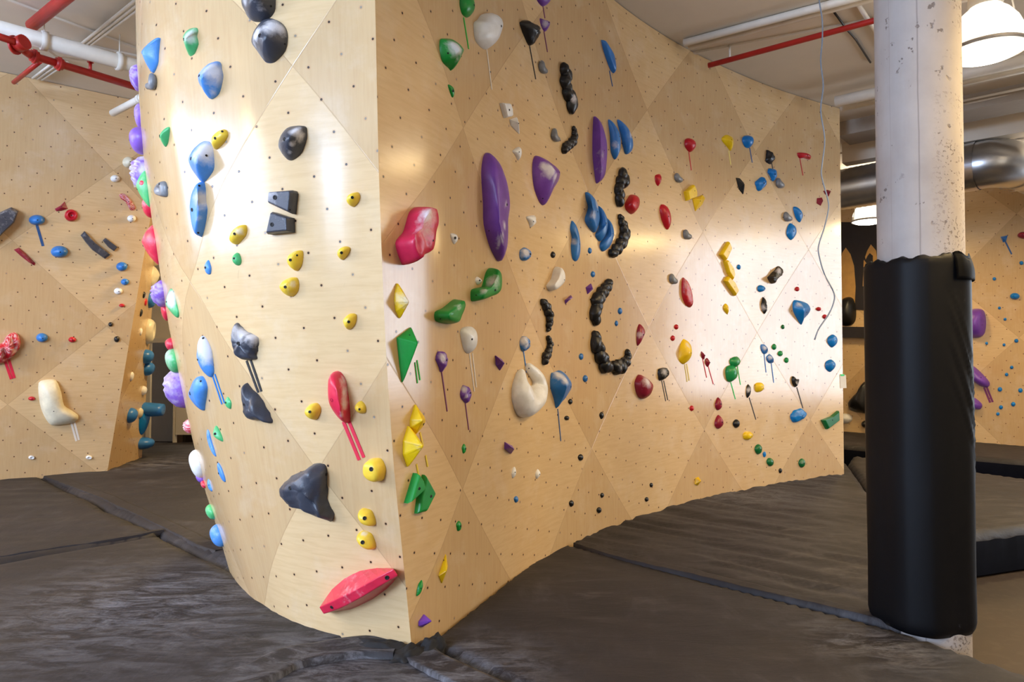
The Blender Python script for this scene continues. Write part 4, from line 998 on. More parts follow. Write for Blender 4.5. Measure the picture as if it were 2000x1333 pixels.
SIL('lr',406,955,.12,.05,.03,'tiny pink hold under the small purple one, low left outline')
SIL('lg',416,1003,.14,.10,.05,'small green hold on the low left outline above the last blue one',ds=.05)
SIL('lb',431,1048,.16,.15,.08,'lowest blue hold on the left outline, just above the mat seam',ds=.03)
SIL('lg',288,368,.20,.24,.09,'green hold on the left outline, white chalk on its lower half',ch=.45,ds=.02,kind='cone')
SIL('lr',287,400,.18,.14,.07,'pinkish red hold on the left outline beneath the green chalky one',ds=.06)
SIL('lr',304,479,.26,.26,.11,'big pinkish red hold on the left outline above the doorway gap',ch=.45,ds=.0,kind='cone')
# ---- long right face
H('R','flat','pk','770,478 790,455 805,433 822,410 840,405 854,410 856,433 851,458 845,488 835,499 812,507 790,519',.13,'large folded red hold beside the prow edge',pk=[(800,475),(838,430)],ch=[(838,420,22,.8),(830,450,22,.5)],b=[(846,470,.005)],lum=.35)
H('R','facet','ye','780,554 792,567 806,588 802,598 781,622 772,608 770,590 772,573',.11,'kite shaped yellow hold with a chalky face under the large red one',pk=(798,590),b=[(799,597)],ch=[(790,580,18,.7)])
H('R','facet','gr','822,640 775,661 782,700 792,747 810,707 820,672',.10,'long pointed green spike hold by the prow edge',pk=(816,670),ch=[(812,655,14,.5)],b=[(800,655,.003)],
  tp=[((810,708),(815,749),3,'gr','left of two green tape strips behind the green spike hold'),((814,704),(820,743),3,'gr','right of two green tape strips behind the green spike hold')])
H('R','facet','ye','809,791 831,815 835,824 829,835 815,849 802,835 801,820',.09,'faceted yellow hold, upper one of an overlapping pair by the prow',pk=(825,822),b=[(827,829)],ch=[(815,812,10,.4)],tp=[((820,845),(826,872),4,'ye','short yellow tape between the two overlapping yellow holds')])
H('R','facet','ye','797,833 815,846 834,867 835,880 822,897 805,912 790,887 787,862',.11,'faceted yellow hold, lower one of an overlapping pair by the prow',pk=(826,872),b=[(831,882)],ch=[(812,872,14,.45)],
  tp=[((813,907),(818,932),4,'ye','yellow tape under the left corner of the lower faceted yellow hold'),((831,890),(835,912),4,'ye','yellow tape under the right corner of the lower faceted yellow hold')])
H('R','plate','gr','827,928 851,965 832,1001 814,1004 817,970 822,950',.035,'dark green angular plate, right of the two overlapping triangles',b=[(842,970,.008)])
H('R','plate','gr','811,925 824,939 832,958 796,984',.06,'dark green triangle plate, left of the two overlapping triangles',b=[(819,955,.008)])
H('R','facet','ye','868,1083 879,1108 868,1140 856,1124',.06,'small yellow diamond hold low near the mat',pk=[(872,1116),(868,1112)],b=[(867,1095,.003)])
H('R','dome','gr','822,1133 827,1144 822,1160 816,1166 812,1157 814,1142',.035,'small green oval hold at the very bottom by the prow',b=[(822,1150,.003)])
H('R','facet','pu','818,1213 831,1201 846,1210 845,1220 832,1226 821,1222',.07,'purple faceted knob at the foot of the prow',pk=(843,1214),b=[(844,1214,.005)])
H('R','dome','gr','896,-5 897,12 900,25 907,34 920,30 928,15 926,-2 917,-14 902,-14',.08,'green hold at the top edge of the view with a green tape below',b=[(926,10,.006)],chn=.15,tp=[((905,34),(915,96),3.5,'gr','long green tape strip at the top, beside the big white hold')])
H('R','dome','wh','923,50 932,37 950,27 970,28 981,37 982,52 972,77 955,95 942,96 927,80',.13,'big smooth white hold near the top with a white tape below',b=[(979,51,.007)],tp=[((950,96),(960,175),3.2,'wh','long white tape strip below the big smooth white hold')])
H('R','cone','gr','856,100 860,77 875,74 895,82 909,96 907,105 887,136 877,136 862,122',.12,'big green hold with a chalky top, upper left of the long face',pk=(903,98),b=[(906,99,.006),(875,104,.005)],ch=[(892,90,16,1.0),(898,100,10,.7),(893,116,6,.5)])
H('R','dome','gr','875,166 887,170 888,182 884,191 879,187',.04,'small jagged green hold under the big green one')
H('R','dome','pu','1047,0 1060,13 1075,0 1068,-14 1052,-14',.05,'purple hold cut by the top edge of the view',tp=[((1060,12),(1064,36),2.5,'pu','short purple tape between the two small purple holds at the top')])
H('R','cone','pu','1054,36 1064,38 1074,41 1071,54 1062,62 1055,50',.05,'small chalky purple hold below the one cut by the top edge',ch=[(1066,46,7,.6)],b=[(1072,44,.004)],tp=[((1062,61),(1069,102),2.5,'pu','purple tape strip under the small chalky purple hold')])
H('R','rock','bk','1015,42 1032,42 1056,50 1052,72 1046,85 1035,90 1025,80 1017,60',.07,'black textured shell shaped hold with a black tape below',chn=.1,tp=[((1034,90),(1046,155),3,'bk','long black tape strip below the textured black hold')])
BR('R','gy',[(1058,124,13),(1058,134,14),(1066,139,10)],.05,'grey hooked hold high up, just right of the black tape',zig=0,chn=.1,remesh=True)
BR('R','bk',[(1103,130,17),(1104,145,21),(1104,162,18),(1108,180,19),(1114,193,26),(1116,210,20)],.06,'long black braided hold, topmost of the black braids',ch=[(1121,192,8,.8)])
H('R','flat','bl','1174,78 1185,86 1200,102 1204,115 1202,138 1199,143 1190,135 1177,100',.05,'blue leaf shaped hold with a short blue tape, high on the face',b=[(1200,106,.005)],tp=[((1190,138),(1196,169),2.5,'ny','short blue tape strip below the blue leaf shaped hold')])
H('R','plate','wh','980,202 1000,201 1003,212 1001,226 984,230',.07,'white block hold, upper of two white blocks')
H('R','facet','wh','995,235 1015,229 1017,250 1016,262 996,247',.05,'white wedge block touching the upper white block',b=[(1013,241,.004)],pk=(1013,240))
H('R','dome','wh','1000,296 1017,288 1019,300 1012,314 1005,305',.04,'small white ridged hold below the two white blocks',b=[(1014,297,.004)])
BR('R','gy',[(1083,258,13),(1082,267,14),(1090,272,10)],.05,'grey hooked hold left of the short black braid',zig=0,chn=.1,remesh=True)
BR('R','bk',[(1122,250,7),(1123,265,11),(1120,278,13),(1111,288,13),(1103,295,13)],.05,'short curved black braided hold beside a grey hook',chn=.3)
H('R','dome','pu','1166,227 1175,237 1182,257 1187,280 1186,317 1182,333 1175,350 1162,358 1158,353 1159,300 1162,240',.08,'long narrow purple blade hold left of two blue crescents',pk=[(1174,260),(1172,330)],b=[(1180,294,.004)],ch=[(1176,300,12,.35),(1172,330,10,.3)])
H('R','dome','bl','1205,234 1220,240 1230,252 1238,275 1234,295 1222,302 1215,297 1211,265',.07,'curved blue hold, right of the pair beside the purple blade',b=[(1234,267,.004)],ch=[(1232,264,7,.6)])
H('R','dome','bl','1191,233 1202,240 1211,262 1211,292 1201,312 1191,301 1187,285 1190,262',.07,'curved blue hold, left of the pair beside the purple blade',b=[(1210,267,.004)],ch=[(1201,284,8,.5)])
H('R','dome','pu','960,298 975,310 985,333 994,365 998,403 996,433 990,473 980,498 970,511 962,503 950,478 939,438 934,398 936,348 941,325 950,305',.13,'huge leaf shaped purple hold, the largest on the long face',pk=[(975,340),(970,460)],b=[(990,400,.009),(955,451,.004)],ch=[(984,340,9,.6),(992,370,8,.7),(988,400,8,.6),(985,440,10,.7),(982,465,10,.8),(972,480,6,.6)])
H('R','cone','pu','1039,317 1046,304 1055,304 1072,315 1091,330 1095,338 1090,353 1077,375 1065,395 1057,401 1050,393 1042,370 1037,345',.12,'large teardrop purple hold with a chalky upper right corner',pk=(1086,338),b=[(1092,337,.006),(1060,388,.005)],ch=[(1075,332,14,1.0),(1063,325,10,.8),(1085,345,10,.7)])
H('R','dome','wh','1027,424 1046,422 1042,430 1047,435 1036,445 1032,436',.04,'tiny white spool shaped hold under the teardrop purple one',b=[(1042,433,.004)])
H('R','dome','wh','880,457 894,460 894,469 887,477 881,469',.04,'tiny white angular hold between the large red and the huge purple one',b=[(889,465,.008)])
H('R','rock','bl','1013,497 1016,487 1026,484 1037,490 1038,499 1032,507 1020,510 1014,505',.06,'chalky blue lump right of the foot of the huge purple hold',ch=[(1027,492,10,1.0),(1020,500,8,.5)])
F_('R','bk',1080,498,10,13,'tiny black foothold right of the chalky blue lump')
H('R','dome','bl','1119,431 1126,440 1130,460 1134,480 1132,503 1124,511 1115,505 1112,483 1114,463 1112,445',.05,'peanut shaped blue hold standing upright left of the blue trio',b=[(1132,477,.004)],ch=[(1120,472,7,.6)],chn=.1)
H('R','dome','bl','1190,428 1197,440 1199,458 1190,483 1177,492 1170,485 1172,475 1185,458 1187,438',.06,'blue crescent hold, lowest of the three overlapping blue ones',b=[(1197,457,.004)])
H('R','dome','bl','1174,403 1182,415 1186,433 1182,458 1172,472 1161,465 1161,458 1172,443 1172,415',.065,'blue crescent hold, middle of the three overlapping blue ones',b=[(1184,436,.004)])
H('R','dome','bl','1146,375 1157,379 1169,395 1172,415 1172,433 1160,455 1150,450 1142,435 1142,425 1149,405 1145,388',.09,'bulbous blue hold, uppermost of the three overlapping blue ones',pk=[(1158,400),(1157,430)],ch=[(1166,400,9,.6),(1160,420,10,.5)])
BR('R','bk',[(1217,338,17),(1218,348,22),(1211,360,15),(1210,375,18),(1210,388,18),(1213,395,16)],.06,'black braided hold just above the round red ball hold',chn=.12)
H('R','dome','re','1235,380 1247,384 1250,395 1244,410 1232,419 1222,410 1219,400 1225,387',.08,'round glossy red ball hold between two black braids',pk=(1237,398),b=[(1245,396,.003)])
BR('R','bk',[(1213,422,8),(1216,433,13),(1221,450,17),(1219,466,18),(1210,480,17),(1202,490,14),(1196,497,13)],.06,'curved black braided hold below the round red ball hold',chn=.25)
H('R','dome','re','1279,344 1292,341 1291,353 1285,364 1279,358',.035,'small red tapered hold above the glossy red oval',b=[(1290,346,.003)])
H('R','dome','re','1293,399 1303,402 1310,418 1311,435 1304,449 1296,442 1289,425 1287,408',.06,'glossy bright red oval hold in the upper middle',b=[(1306,423,.005)])
for x, y, l in ((1326,347,'grey hooked foothold above the zigzag yellow pair'),(1343,458,'grey hooked foothold left of the bright reflection'),(1316,545,'grey hooked foothold touching the long chalky red hold'),(1524,358,'grey hooked foothold right of the twin blue lumps'),(1539,423,'grey hooked foothold beside two blue leaves at upper right')):
    BR('R','gy',[(x-4,y-4,11),(x-3,y+2,13),(x+4,y+5,10)],.05,l,zig=0,chn=.1,remesh=True)
H('R','plate','ye','1339,375 1357,361 1362,375 1361,385 1342,392',.05,'angular yellow hold, upper of the touching yellow pair',b=[(1357,373,.005)])
H('R','facet','ye','1352,390 1372,381 1377,387 1370,400 1356,413',.05,'angular yellow hold, lower of the touching yellow pair',b=[(1368,393,.005)],pk=(1369,390))
H('R','dome','re','1337,275 1347,270 1359,277 1357,290 1346,297 1337,287',.06,'red ball hold with a thin red tape, leftmost of the taped row',b=[(1358,281,.004)],tp=[((1345,296),(1350,333),2.5,'rd','thin red tape under the red ball hold')])
H('R','cone','ye','1409,270 1420,264 1432,269 1432,282 1426,295 1420,289 1409,277',.06,'yellow pointed hold with a pale tape in the taped row',b=[(1429,273,.004)],tp=[((1423,295),(1427,322),3,'py','thin pale yellow tape under the yellow pointed hold')])
H('R','dome','tb','1449,277 1452,267 1462,265 1471,268 1471,280 1464,289 1455,288',.06,'blue round hold with a dark tape in the taped row',b=[(1466,273,.004)],tp=[((1464,289),(1469,318),2.2,'ny','thin dark blue tape under the blue round hold')])
H('R','rock','bk','1499,292 1506,297 1514,307 1511,317 1504,321 1494,317 1495,302',.05,'black pointed hold over the twin blue lumps',tp=[((1507,319),(1509,330),2,'bk','very short black tape between the black hold and a blue lump')])
H('R','rock','tb','1497,336 1504,329 1516,332 1517,345 1510,355 1504,347',.05,'blue lumpy hold, right of the twin blue lumps')
H('R','rock','tb','1474,356 1490,346 1498,355 1497,362 1481,374 1475,365',.05,'blue lumpy hold, left of the twin blue lumps')
H('R','facet','bk','1437,347 1446,347 1455,356 1455,367 1450,380 1441,370',.05,'glossy black angular hold left of the twin blue lumps',ch=[(1449,372,5,.5)])
H('R','dome','re','1557,299 1575,298 1584,305 1582,312 1570,310 1560,310',.05,'red sausage shaped hold with a red tape at upper right',tp=[((1562,310),(1568,343),2.2,'rd','thin red tape under the red sausage shaped hold')])
H('R','facet','mr','1608,374 1616,371 1623,373 1617,384 1611,380',.04,'small dark red hold behind the hanging cable')
H('R','facet','mr','1597,388 1606,386 1608,392 1602,402 1595,398',.04,'small dark red hold just left of the hanging cable')
H('R','dome','tb','1548,406 1555,403 1564,410 1568,422 1562,435 1553,428',.04,'blue leaf hold, upper of two at upper right')
H('R','dome','tb','1545,436 1555,445 1555,458 1545,469 1535,460 1536,446',.04,'blue leaf hold, lower of two at upper right')
H('R','plate','ye','1425,472 1430,485 1422,500 1417,509 1407,498',.045,'yellow lightning shaped hold, top piece of the zigzag of three',b=[(1424,492,.004)])
H('R','plate','ye','1415,510 1421,508 1434,525 1436,538 1432,547 1422,533',.045,'yellow lightning shaped hold, middle piece of the zigzag',b=[(1431,526,.004)])
H('R','plate','ye','1416,549 1422,540 1435,552 1443,569 1437,578 1426,563',.045,'yellow lightning shaped hold, bottom piece of the zigzag',b=[(1435,561,.004)])
F_('R','tb',1443,522,8,10,'tiny blue foothold right of the yellow zigzag')
H('R','dome','ye','1414,596 1419,593 1423,600 1423,614 1416,609 1412,603',.03,'small yellow hold beneath the yellow zigzag',b=[(1421,601,.003)])
H('R','flat','re','1336,542 1345,555 1350,573 1353,593 1351,600 1340,597 1330,583 1328,565 1331,550',.05,'tall chalky red leaf shaped hold in the bright reflection',chn=.55,b=[(1350,597,.004)])
H('R','dome','tb','1480,560 1486,557 1495,562 1493,568 1484,571 1479,567',.04,'small blue hold under the black rock hold')
H('R','rock','bk','1498,543 1512,529 1521,520 1530,528 1525,538 1517,545 1510,555 1504,553',.08,'black rock hold with a grey chalky tip at right',ch=[(1522,528,8,.8)],pk=(1512,545))
H('R','rock','bk','1492,581 1497,585 1496,598 1498,608 1494,614 1484,605 1484,595',.05,'small upright black rock hold below the small blue one',ch=[(1490,602,6,.7)])
H('R','cone','tb','1551,586 1575,592 1583,603 1580,613 1569,625 1564,635 1555,623 1546,605',.10,'large blue faceted teardrop hold at the right',pk=(1570,606),ch=[(1562,595,7,.7)])
for x, y, w, h, c, l in ((1557,565,9,9,'re','tiny red foothold above the large blue teardrop'),(1599,604,10,8,'re','tiny red foothold left of the cable loop'),(1611,619,9,9,'re','tiny red foothold at the low end of the cable'),(1529,639,7,9,'dg','tiny dark green foothold left of the large blue teardrop'),
    (1321,639,9,10,'re','tiny red foothold, upper of two above the yellow taped egg'),(1314,661,9,11,'re','tiny red foothold, lower of two above the yellow taped egg'),(1351,798,9,11,'re','tiny red foothold left of the two red drops'),
    (1272,948,7,9,'bk','tiny black foothold, upper of two near the mat right of centre'),(1263,976,8,9,'bk','tiny black foothold, lower of two near the mat right of centre'),(1116,984,10,13,'bk','black foothold low in the dark triangle, leftmost'),
    (1176,968,8,10,'bk','tiny black foothold low in the dark triangle, upper right'),(1170,997,10,12,'bk','black foothold low in the dark triangle, lower right'),(1134,894,11,13,'bk','black foothold where four panels meet in the middle'),
    (1175,812,9,14,'bk','upright black foothold right of the big blue drop'),(1107,817,10,9,'bk','square black foothold right of the blue tape'),(1114,785,9,11,'bk','black foothold just right of the big blue drop tip'),
    (1008,976,9,13,'bl','small blue foothold below the two white ones'),(906,877,9,19,'gr','narrow green foothold below the purple taped knobs'),(896,1028,11,20,'gr','narrow green foothold at the edge of a dark panel low by the prow'),
    (1152,490,8,12,'bl','tiny blue foothold under the blue trio'),(1158,536,9,12,'bl','tiny blue foothold above the tall lower black braid'),(1211,608,9,13,'bl','tiny blue foothold right of the tall black braid, upper of two'),
    (1204,632,7,11,'bl','tiny blue foothold right of the tall black braid, lower of two'),(1135,697,9,13,'bl','tiny blue foothold left of the lower black braid, upper of two'),(1143,740,10,14,'bl','tiny blue foothold right of the big blue drop'),
    (1493,888,7,11,'tb','tiny blue foothold between two green ones low at the right'),(1524,920,7,10,'bk','tiny black foothold near the mat at the right'),
    (1512,678,9,12,'gn','tiny green foothold, first of three descending in a row'),(1524,691,10,11,'gn','tiny green foothold, second of three descending in a row'),(1536,704,9,11,'gn','tiny green foothold, third of three descending in a row')):
    F_('R', c, x, y, w, h, l, d=.03)
H('R','dome','tb','1617,660 1628,654 1635,660 1635,670 1626,679 1616,670',.05,'blue faceted hold near the right wall edge, upper of two')
H('R','dome','tb','1612,708 1624,703 1632,710 1631,718 1622,727 1612,720',.05,'blue faceted hold near the right wall edge, lower of two')
H('R','dome','mr','1250,633 1257,640 1259,650 1252,665 1245,676 1242,665 1243,645',.04,'red teardrop hold pointing down where panels meet, above the dark red dome',ch=[(1250,655,7,.6)],chn=.15)
H('R','cone','ye','1336,662 1350,673 1352,690 1347,702 1336,712 1327,708 1324,700 1326,678',.08,'yellow egg shaped hold with two pale tapes below',pk=(1347,690),b=[(1350,690,.005)],ch=[(1344,675,8,.7)],
  tp=[((1337,712),(1342,746),3,'py','left of two pale yellow tape strips below the yellow egg hold'),((1341,711),(1346,744),3,'py','right of two pale yellow tape strips below the yellow egg hold')])
H('R','cone','mr','1368,688 1371,686 1376,694 1377,702 1371,701',.03,'small red hold with tape, left of the red twin',tp=[((1372,701),(1380,738),2,'re','thin red tape under the left red twin hold')])
H('R','cone','mr','1377,702 1383,700 1387,710 1383,717 1377,710',.035,'small red hold with tape, right of the red twin',tp=[((1383,716),(1393,751),2,'re','thin red tape under the right red twin hold')])
H('R','dome','gn','1424,705 1430,699 1440,697 1446,703 1444,712 1437,718 1428,716',.05,'green round hold, upper of the green taped pair',b=[(1439,703,.003)],chn=.3,tp=[((1440,716),(1446,752),2.2,'gn','bright green tape right of the lower green hold')])
H('R','dome','gn','1415,725 1420,716 1432,714 1440,724 1439,738 1427,747 1418,742',.07,'green round hold, lower and larger of the green taped pair',b=[(1435,727,.004)],tp=[((1427,747),(1436,780),2.4,'gn','bright green tape straight below the lower green hold')])
H('R','cone','bl','1485,674 1493,673 1500,682 1498,690 1491,692 1486,684',.04,'blue ribbed hold with tape, left of the blue twin',ch=[(1494,680,5,.8)],tp=[((1492,691),(1496,728),2.2,'bl','thin blue tape under the left blue twin hold')])
H('R','cone','bl','1496,698 1504,692 1511,700 1511,708 1503,710 1498,706',.045,'blue ribbed hold with tape, right of the blue twin',ch=[(1504,698,5,.8)],tp=[((1506,709),(1511,748),2.2,'bl','thin blue tape under the right blue twin hold')])
H('R','rock','bk','1284,723 1300,719 1307,725 1305,735 1296,744 1286,743',.06,'black cup shaped hold with two black tapes',ch=[(1298,726,8,.6)],tp=[((1292,744),(1300,784),2,'bk','left of two black tape strips below the cup shaped hold'),((1296,744),(1304,782),2,'bk','right of two black tape strips below the cup shaped hold')])
H('R','dome','mr','1247,732 1260,737 1274,749 1276,757 1270,772 1257,780 1247,777 1240,765 1238,747',.10,'dark red dome hold dusted with chalk beside the black cup',pk=(1266,755),b=[(1272,758,.004)],ch=[(1265,745,12,.8)],chn=.2)
H('R','dome','bk','1457,756 1461,751 1467,757 1466,770 1461,778 1456,772',.05,'black upright pill hold with a long black tape',ch=[(1462,762,5,.7)],tp=[((1463,777),(1476,820),2.2,'bk','long black tape below the black pill hold')])
H('R','dome','ye','1474,752 1480,748 1490,749 1492,757 1488,765 1477,766',.05,'yellow rounded hold right of the black pill hold',b=[(1489,755,.004)])
H('R','jug','bk','1545,740 1548,735 1552,743 1561,741 1559,751 1554,757 1547,749',.05,'black hook hold with a black tape over the lumpy blue one',ch=[(1555,748,5,.6)],chn=.3,tp=[((1556,757),(1568,798),2.2,'bk','long black tape above the lumpy blue hold')])
H('R','dome','mr','1403,777 1410,787 1410,797 1403,802 1396,796 1396,788',.045,'red drop hold, upper of two with points up')
H('R','dome','mr','1404,811 1413,823 1412,832 1404,838 1395,831 1396,821',.05,'red drop hold, lower of two with points up')
F_('R','bk',1438,828,14,17,'round black hold right of the lower red drop',d=.04)
H('R','rock','tb','1543,812 1551,801 1566,799 1576,808 1573,817 1561,823 1549,826 1544,820',.06,'lumpy bright blue hold under the black hook')
H('R','dome','ye','1451,848 1457,843 1467,845 1471,852 1462,860 1452,857',.05,'yellow bumpy hold low at the right',b=[(1468,852,.004)],ch=[(1458,844,4,.5)])
F_('R','dg',1481,878,15,20,'dark green round hold, upper of two beside a tiny blue one',d=.04)
F_('R','dg',1504,903,14,17,'dark green round hold, lower of two beside a tiny blue one',d=.04,ang=-20)
F_('R','dg',1566,905,14,18,'green round hold alone low near the right wall edge',d=.04,chn=.3)
H('R','facet','ye','1357,934 1363,932 1371,940 1364,949 1357,946',.05,'small yellow knob low in the dark triangle at the right',pk=(1368,941))
H('R','plate','dg','1639,803 1640,822 1616,839 1606,821 1625,814',.05,'flat green wedge hold at the right wall edge')
H('R','dome','wh','998,922 1003,913 1008,914 1008,928 1003,935 998,930',.035,'small white ridged hold, left of the low white pair',b=[(1006,923,.004)])
H('R','dome','wh','1045,926 1050,917 1056,926 1050,936',.04,'small white pointed hold, right of the low white pair',b=[(1054,927,.004)])
H('R','facet','pu','985,864 1008,872 1006,887 986,877',.06,'purple boxy hold above the low white pair',pk=[(990,869),(1004,878)],b=[(1006,876,.006)])
H('R','rock','pu','850,692 856,687 874,691 874,712 865,727 859,720 849,702',.07,'chalky purple knob with tape, left of the purple taped pair',ch=[(867,700,10,.8)],b=[(872,704,.005)],tp=[((862,726),(873,804),3.2,'pu','long purple tape under the left purple knob')])
H('R','rock','pu','900,755 907,752 920,760 921,779 914,788 899,776 897,765',.065,'chalky purple knob with tape, right of the purple taped pair',ch=[(906,760,8,.7),(912,775,6,.7)],b=[(919,768,.004)],tp=[((908,786),(915,840),3,'pu','long purple tape under the right purple knob')])
H('R','dome','wh','897,650 902,641 920,639 930,644 932,660 930,680 917,691 905,685 900,667',.09,'white egg shaped hold with two white tapes',b=[(922,663,.006)],tp=[((916,690),(926,765),3,'wh','left of two long white tape strips under the white egg hold'),((922,690),(930,757),3,'wh','right of two long white tape strips under the white egg hold')])
H('R','flat','gr','920,567 942,563 950,558 960,533 970,525 979,533 981,550 972,575 950,583 922,590 917,580',.09,'green elbow shaped hold, upper and larger of two',pk=[(930,578),(958,568),(970,545)],b=[(967,567,.008),(930,577,.004)],ch=[(962,550,15,.8),(945,568,8,.6)])
H('R','flat','gr','850,610 870,603 895,588 907,588 909,600 900,620 894,632 877,633 851,627',.09,'green wedge shaped hold, lower and left of two green ones',pk=[(862,618),(892,610)],b=[(860,623,.004)],ch=[(896,598,9,.6)])
H('R','cone','wh','928,545 934,541 941,546 941,552 934,556 928,551',.04,'tiny white knob left of the upper green elbow',b=[(937,548,.005)])
H('R','flat','wh','1094,522 1101,529 1105,543 1100,555 1082,567 1072,569 1066,559 1080,545 1087,528',.07,'white elbow shaped hold in the middle',pk=[(1075,560),(1092,550),(1096,536)],b=[(1102,547,.004)])
BR('R','bk',[(1061,590,10),(1068,600,14),(1073,613,15),(1075,626,12),(1073,637,10),(1072,645,6)],.05,'slim black braided hold left of centre, upper of two',chn=.1)
BR('R','bk',[(1073,660,8),(1076,673,11),(1073,688,12),(1067,701,16),(1065,708,12)],.05,'slim black braided hold left of centre, lower of two',chn=.25)
BR('R','bk',[(1189,554,14),(1181,566,17),(1170,580,20),(1164,597,22),(1163,615,20),(1162,630,12)],.07,'thick black braided hold in the middle, upper of two',chn=.08)
BR('R','bk',[(1164,651,12),(1166,668,22),(1172,688,22),(1179,704,22),(1188,720,19)],.07,'thick black braided hold in the middle, below the other thick one',chn=.12)
BR('R','bk',[(1226,689,11),(1226,700,13),(1221,712,17),(1212,720,19),(1200,722,18)],.06,'curled black braided hold touching the foot of the thick one',chn=.3)
H('R','facet','pu','1144,562 1156,554 1160,565 1147,575',.04,'small purple block beside the thick black braid',pk=(1157,562),b=[(1158,562,.003)])
H('R','facet','pu','1103,587 1119,577 1120,583 1104,594',.04,'small flat purple block below the white elbow',pk=[(1106,588),(1118,581)])
H('R','facet','pu','967,695 987,702 989,712 982,724 970,714',.06,'faceted purple hold between the white egg and the chalky blue ball',pk=[(975,703),(985,710)],b=[(986,708,.004)])
H('R','rock','bl','1012,668 1018,659 1029,658 1036,667 1035,680 1025,687 1015,682',.07,'chalky striped blue ball hold with a blue tape',ch=[(1025,664,11,1.1),(1030,675,8,.8)],lum=1,b=[(1034,672,.003)],tp=[((1022,687),(1028,728),3,'bl','blue tape running from the blue ball into the white heart shaped hold')])
BR('R','wh',[(1037,719,17),(1048,734,26),(1054,750,30),(1053,766,36),(1042,782,48),(1028,792,50),(1022,776,50),(1020,760,40),(1021,744,28),(1025,730,15)],.13,'big smooth white heart shaped hold with a slot',zig=0,irr=.06,remesh=True,chn=.0,b=[(1033,720,.004)],flat=1.0)
H('R','cone','bl','1074,731 1080,727 1095,724 1106,731 1117,747 1116,759 1104,775 1097,788 1089,799 1081,780 1073,755',.11,'big blue drop shaped hold with a chalky top and a blue tape',pk=(1108,752),b=[(1115,756,.007)],ch=[(1092,733,14,.9),(1104,742,12,.8)],tp=[((1089,799),(1095,862),3,'ny','long blue tape below the big blue drop')])
# route tag at the right end
s, z = locate('R', 1645, 745); p, U, V, N = frame('R', s, z)
M_ = Matrix(((U[0], V[0], N[0], p[0]), (U[1], V[1], N[1], p[1]), (U[2], V[2], N[2], p[2]), (0, 0, 0, 1)))
bm = bmesh.new(); box(bm, -.065, .055, -.085, .075, .0, .004)
for v in bm.verts: v.co.x += .22*(-v.co.y)*.3+.02
tg = tag(link('route_tag', bm, M_WHITE, mw=M_), 'blank white paper tag at the right wall edge', 'tag')
bm = bmesh.new(); box(bm, -.035, .035, .062, .085, .004, .007); o = link('clip_tape', bm, tape_mat('gn')); o.parent = tg
# ---- far left wall
F_('W','bl',72,430,32,20,'blue oval hold with a blue tape on the far left wall',d=.09,chn=.2); TAPE('W',(72,440),(84,481),4,'ny','blue tape under the blue oval hold on the far left wall')
H('W','facet','mr','107,408 118,402 126,394 132,408 120,412 110,413',.05,'dark red fin hold touching the red ring hold')
H('W','jug','re',(139,421,26,24),.07,'red ring shaped hold on the far left wall')
H('W','dome','re','233,380 243,378 255,390 264,405 262,411 254,410 245,395 236,388',.05,'ribbed red curved hold at upper right of the far left wall',lum=2,b=[(251,394,.006)],chn=.3)
F_('W','wh',225,349,19,14,'white round hold, higher of two on the far left wall',d=.06)
F_('W','wh',257,427,17,14,'white round hold, lower of two on the far left wall',d=.06)
H('W','plate','cg','158,460 165,452 185,474 216,498 205,506 180,488 168,474',.06,'long charcoal bar hold running diagonally',b=[(183,477,.006)],chn=.25)
H('W','plate','cg','201,470 206,465 230,483 223,491 212,483',.05,'short charcoal bar hold beside the long diagonal one',b=[(214,475,.004)])
H('W','plate','cg','-30,440 0,415 22,405 36,413 28,435 0,462 -20,478',.12,'big grey hold cut by the left edge of the view',chn=.3,b=[(10,425,.004)])
F_('W','bl',116,492,34,23,'large blue oval hold left of the charcoal bars',d=.09,chn=.1)
H('W','facet','mr','27,488 37,484 50,495 69,514 67,519 55,512 40,500',.05,'thin dark red diagonal hold at the far left',chn=.3,pk=[(38,490),(58,510)],b=[(48,500,.005)])
F_('W','bl',238,521,22,18,'blue round hold, upper of two near the right edge of the far left wall',d=.07)
F_('W','bl',244,551,16,13,'blue round hold, lower of two near the right edge of the far left wall',d=.05)
F_('W','wh',231,569,17,13,'small white round hold under the two blue round ones',d=.04)
F_('W','re',238,597,11,7,'tiny red foothold under the small white round hold')
F_('W','bk',216,634,9,9,'tiny black foothold, upper of two on the far left wall')
F_('W','bk',228,663,11,12,'black foothold, lower of two on the far left wall',d=.04)
F_('W','bl',82,660,23,18,'blue round hold right of the big red crescent',d=.07)
F_('W','re',141,664,15,11,'small red hold at middle height of the far left wall',d=.04)
H('W','dome','re','-14,682 4,670 10,658 20,651 32,650 40,662 39,680 28,694 12,706 -14,712',.12,'big ribbed red crescent hold cut by the left edge',pk=[(0,692),(26,668)],lum=2,chn=.1,b=[(2,694,.004)],
  tp=[((10,706),(22,741),4,'re','left of two red tape strips under the big red crescent'),((17,703),(28,739),4,'re','right of two red tape strips under the big red crescent')])
H('W','dome','cr','75,748 90,741 108,743 118,765 124,792 140,803 151,812 152,820 140,828 110,832 95,828 82,805 77,780',.16,'big cream seat shaped hold on the far left wall',pk=[(97,760),(102,800),(134,818)],b=[(105,804,.006)],
  tp=[((139,826),(149,862),3,'wh','left of two white tape strips under the cream seat hold'),((145,824),(154,860),3,'wh','right of two white tape strips under the cream seat hold')])
F_('W','re',62,779,14,8,'tiny red foothold left of the cream seat hold')
F_('W','wh',62,894,13,8,'tiny white washer foothold, left one near the floor',kind='jug')
F_('W','wh',174,894,13,8,'tiny white washer foothold, right one near the floor',kind='jug')
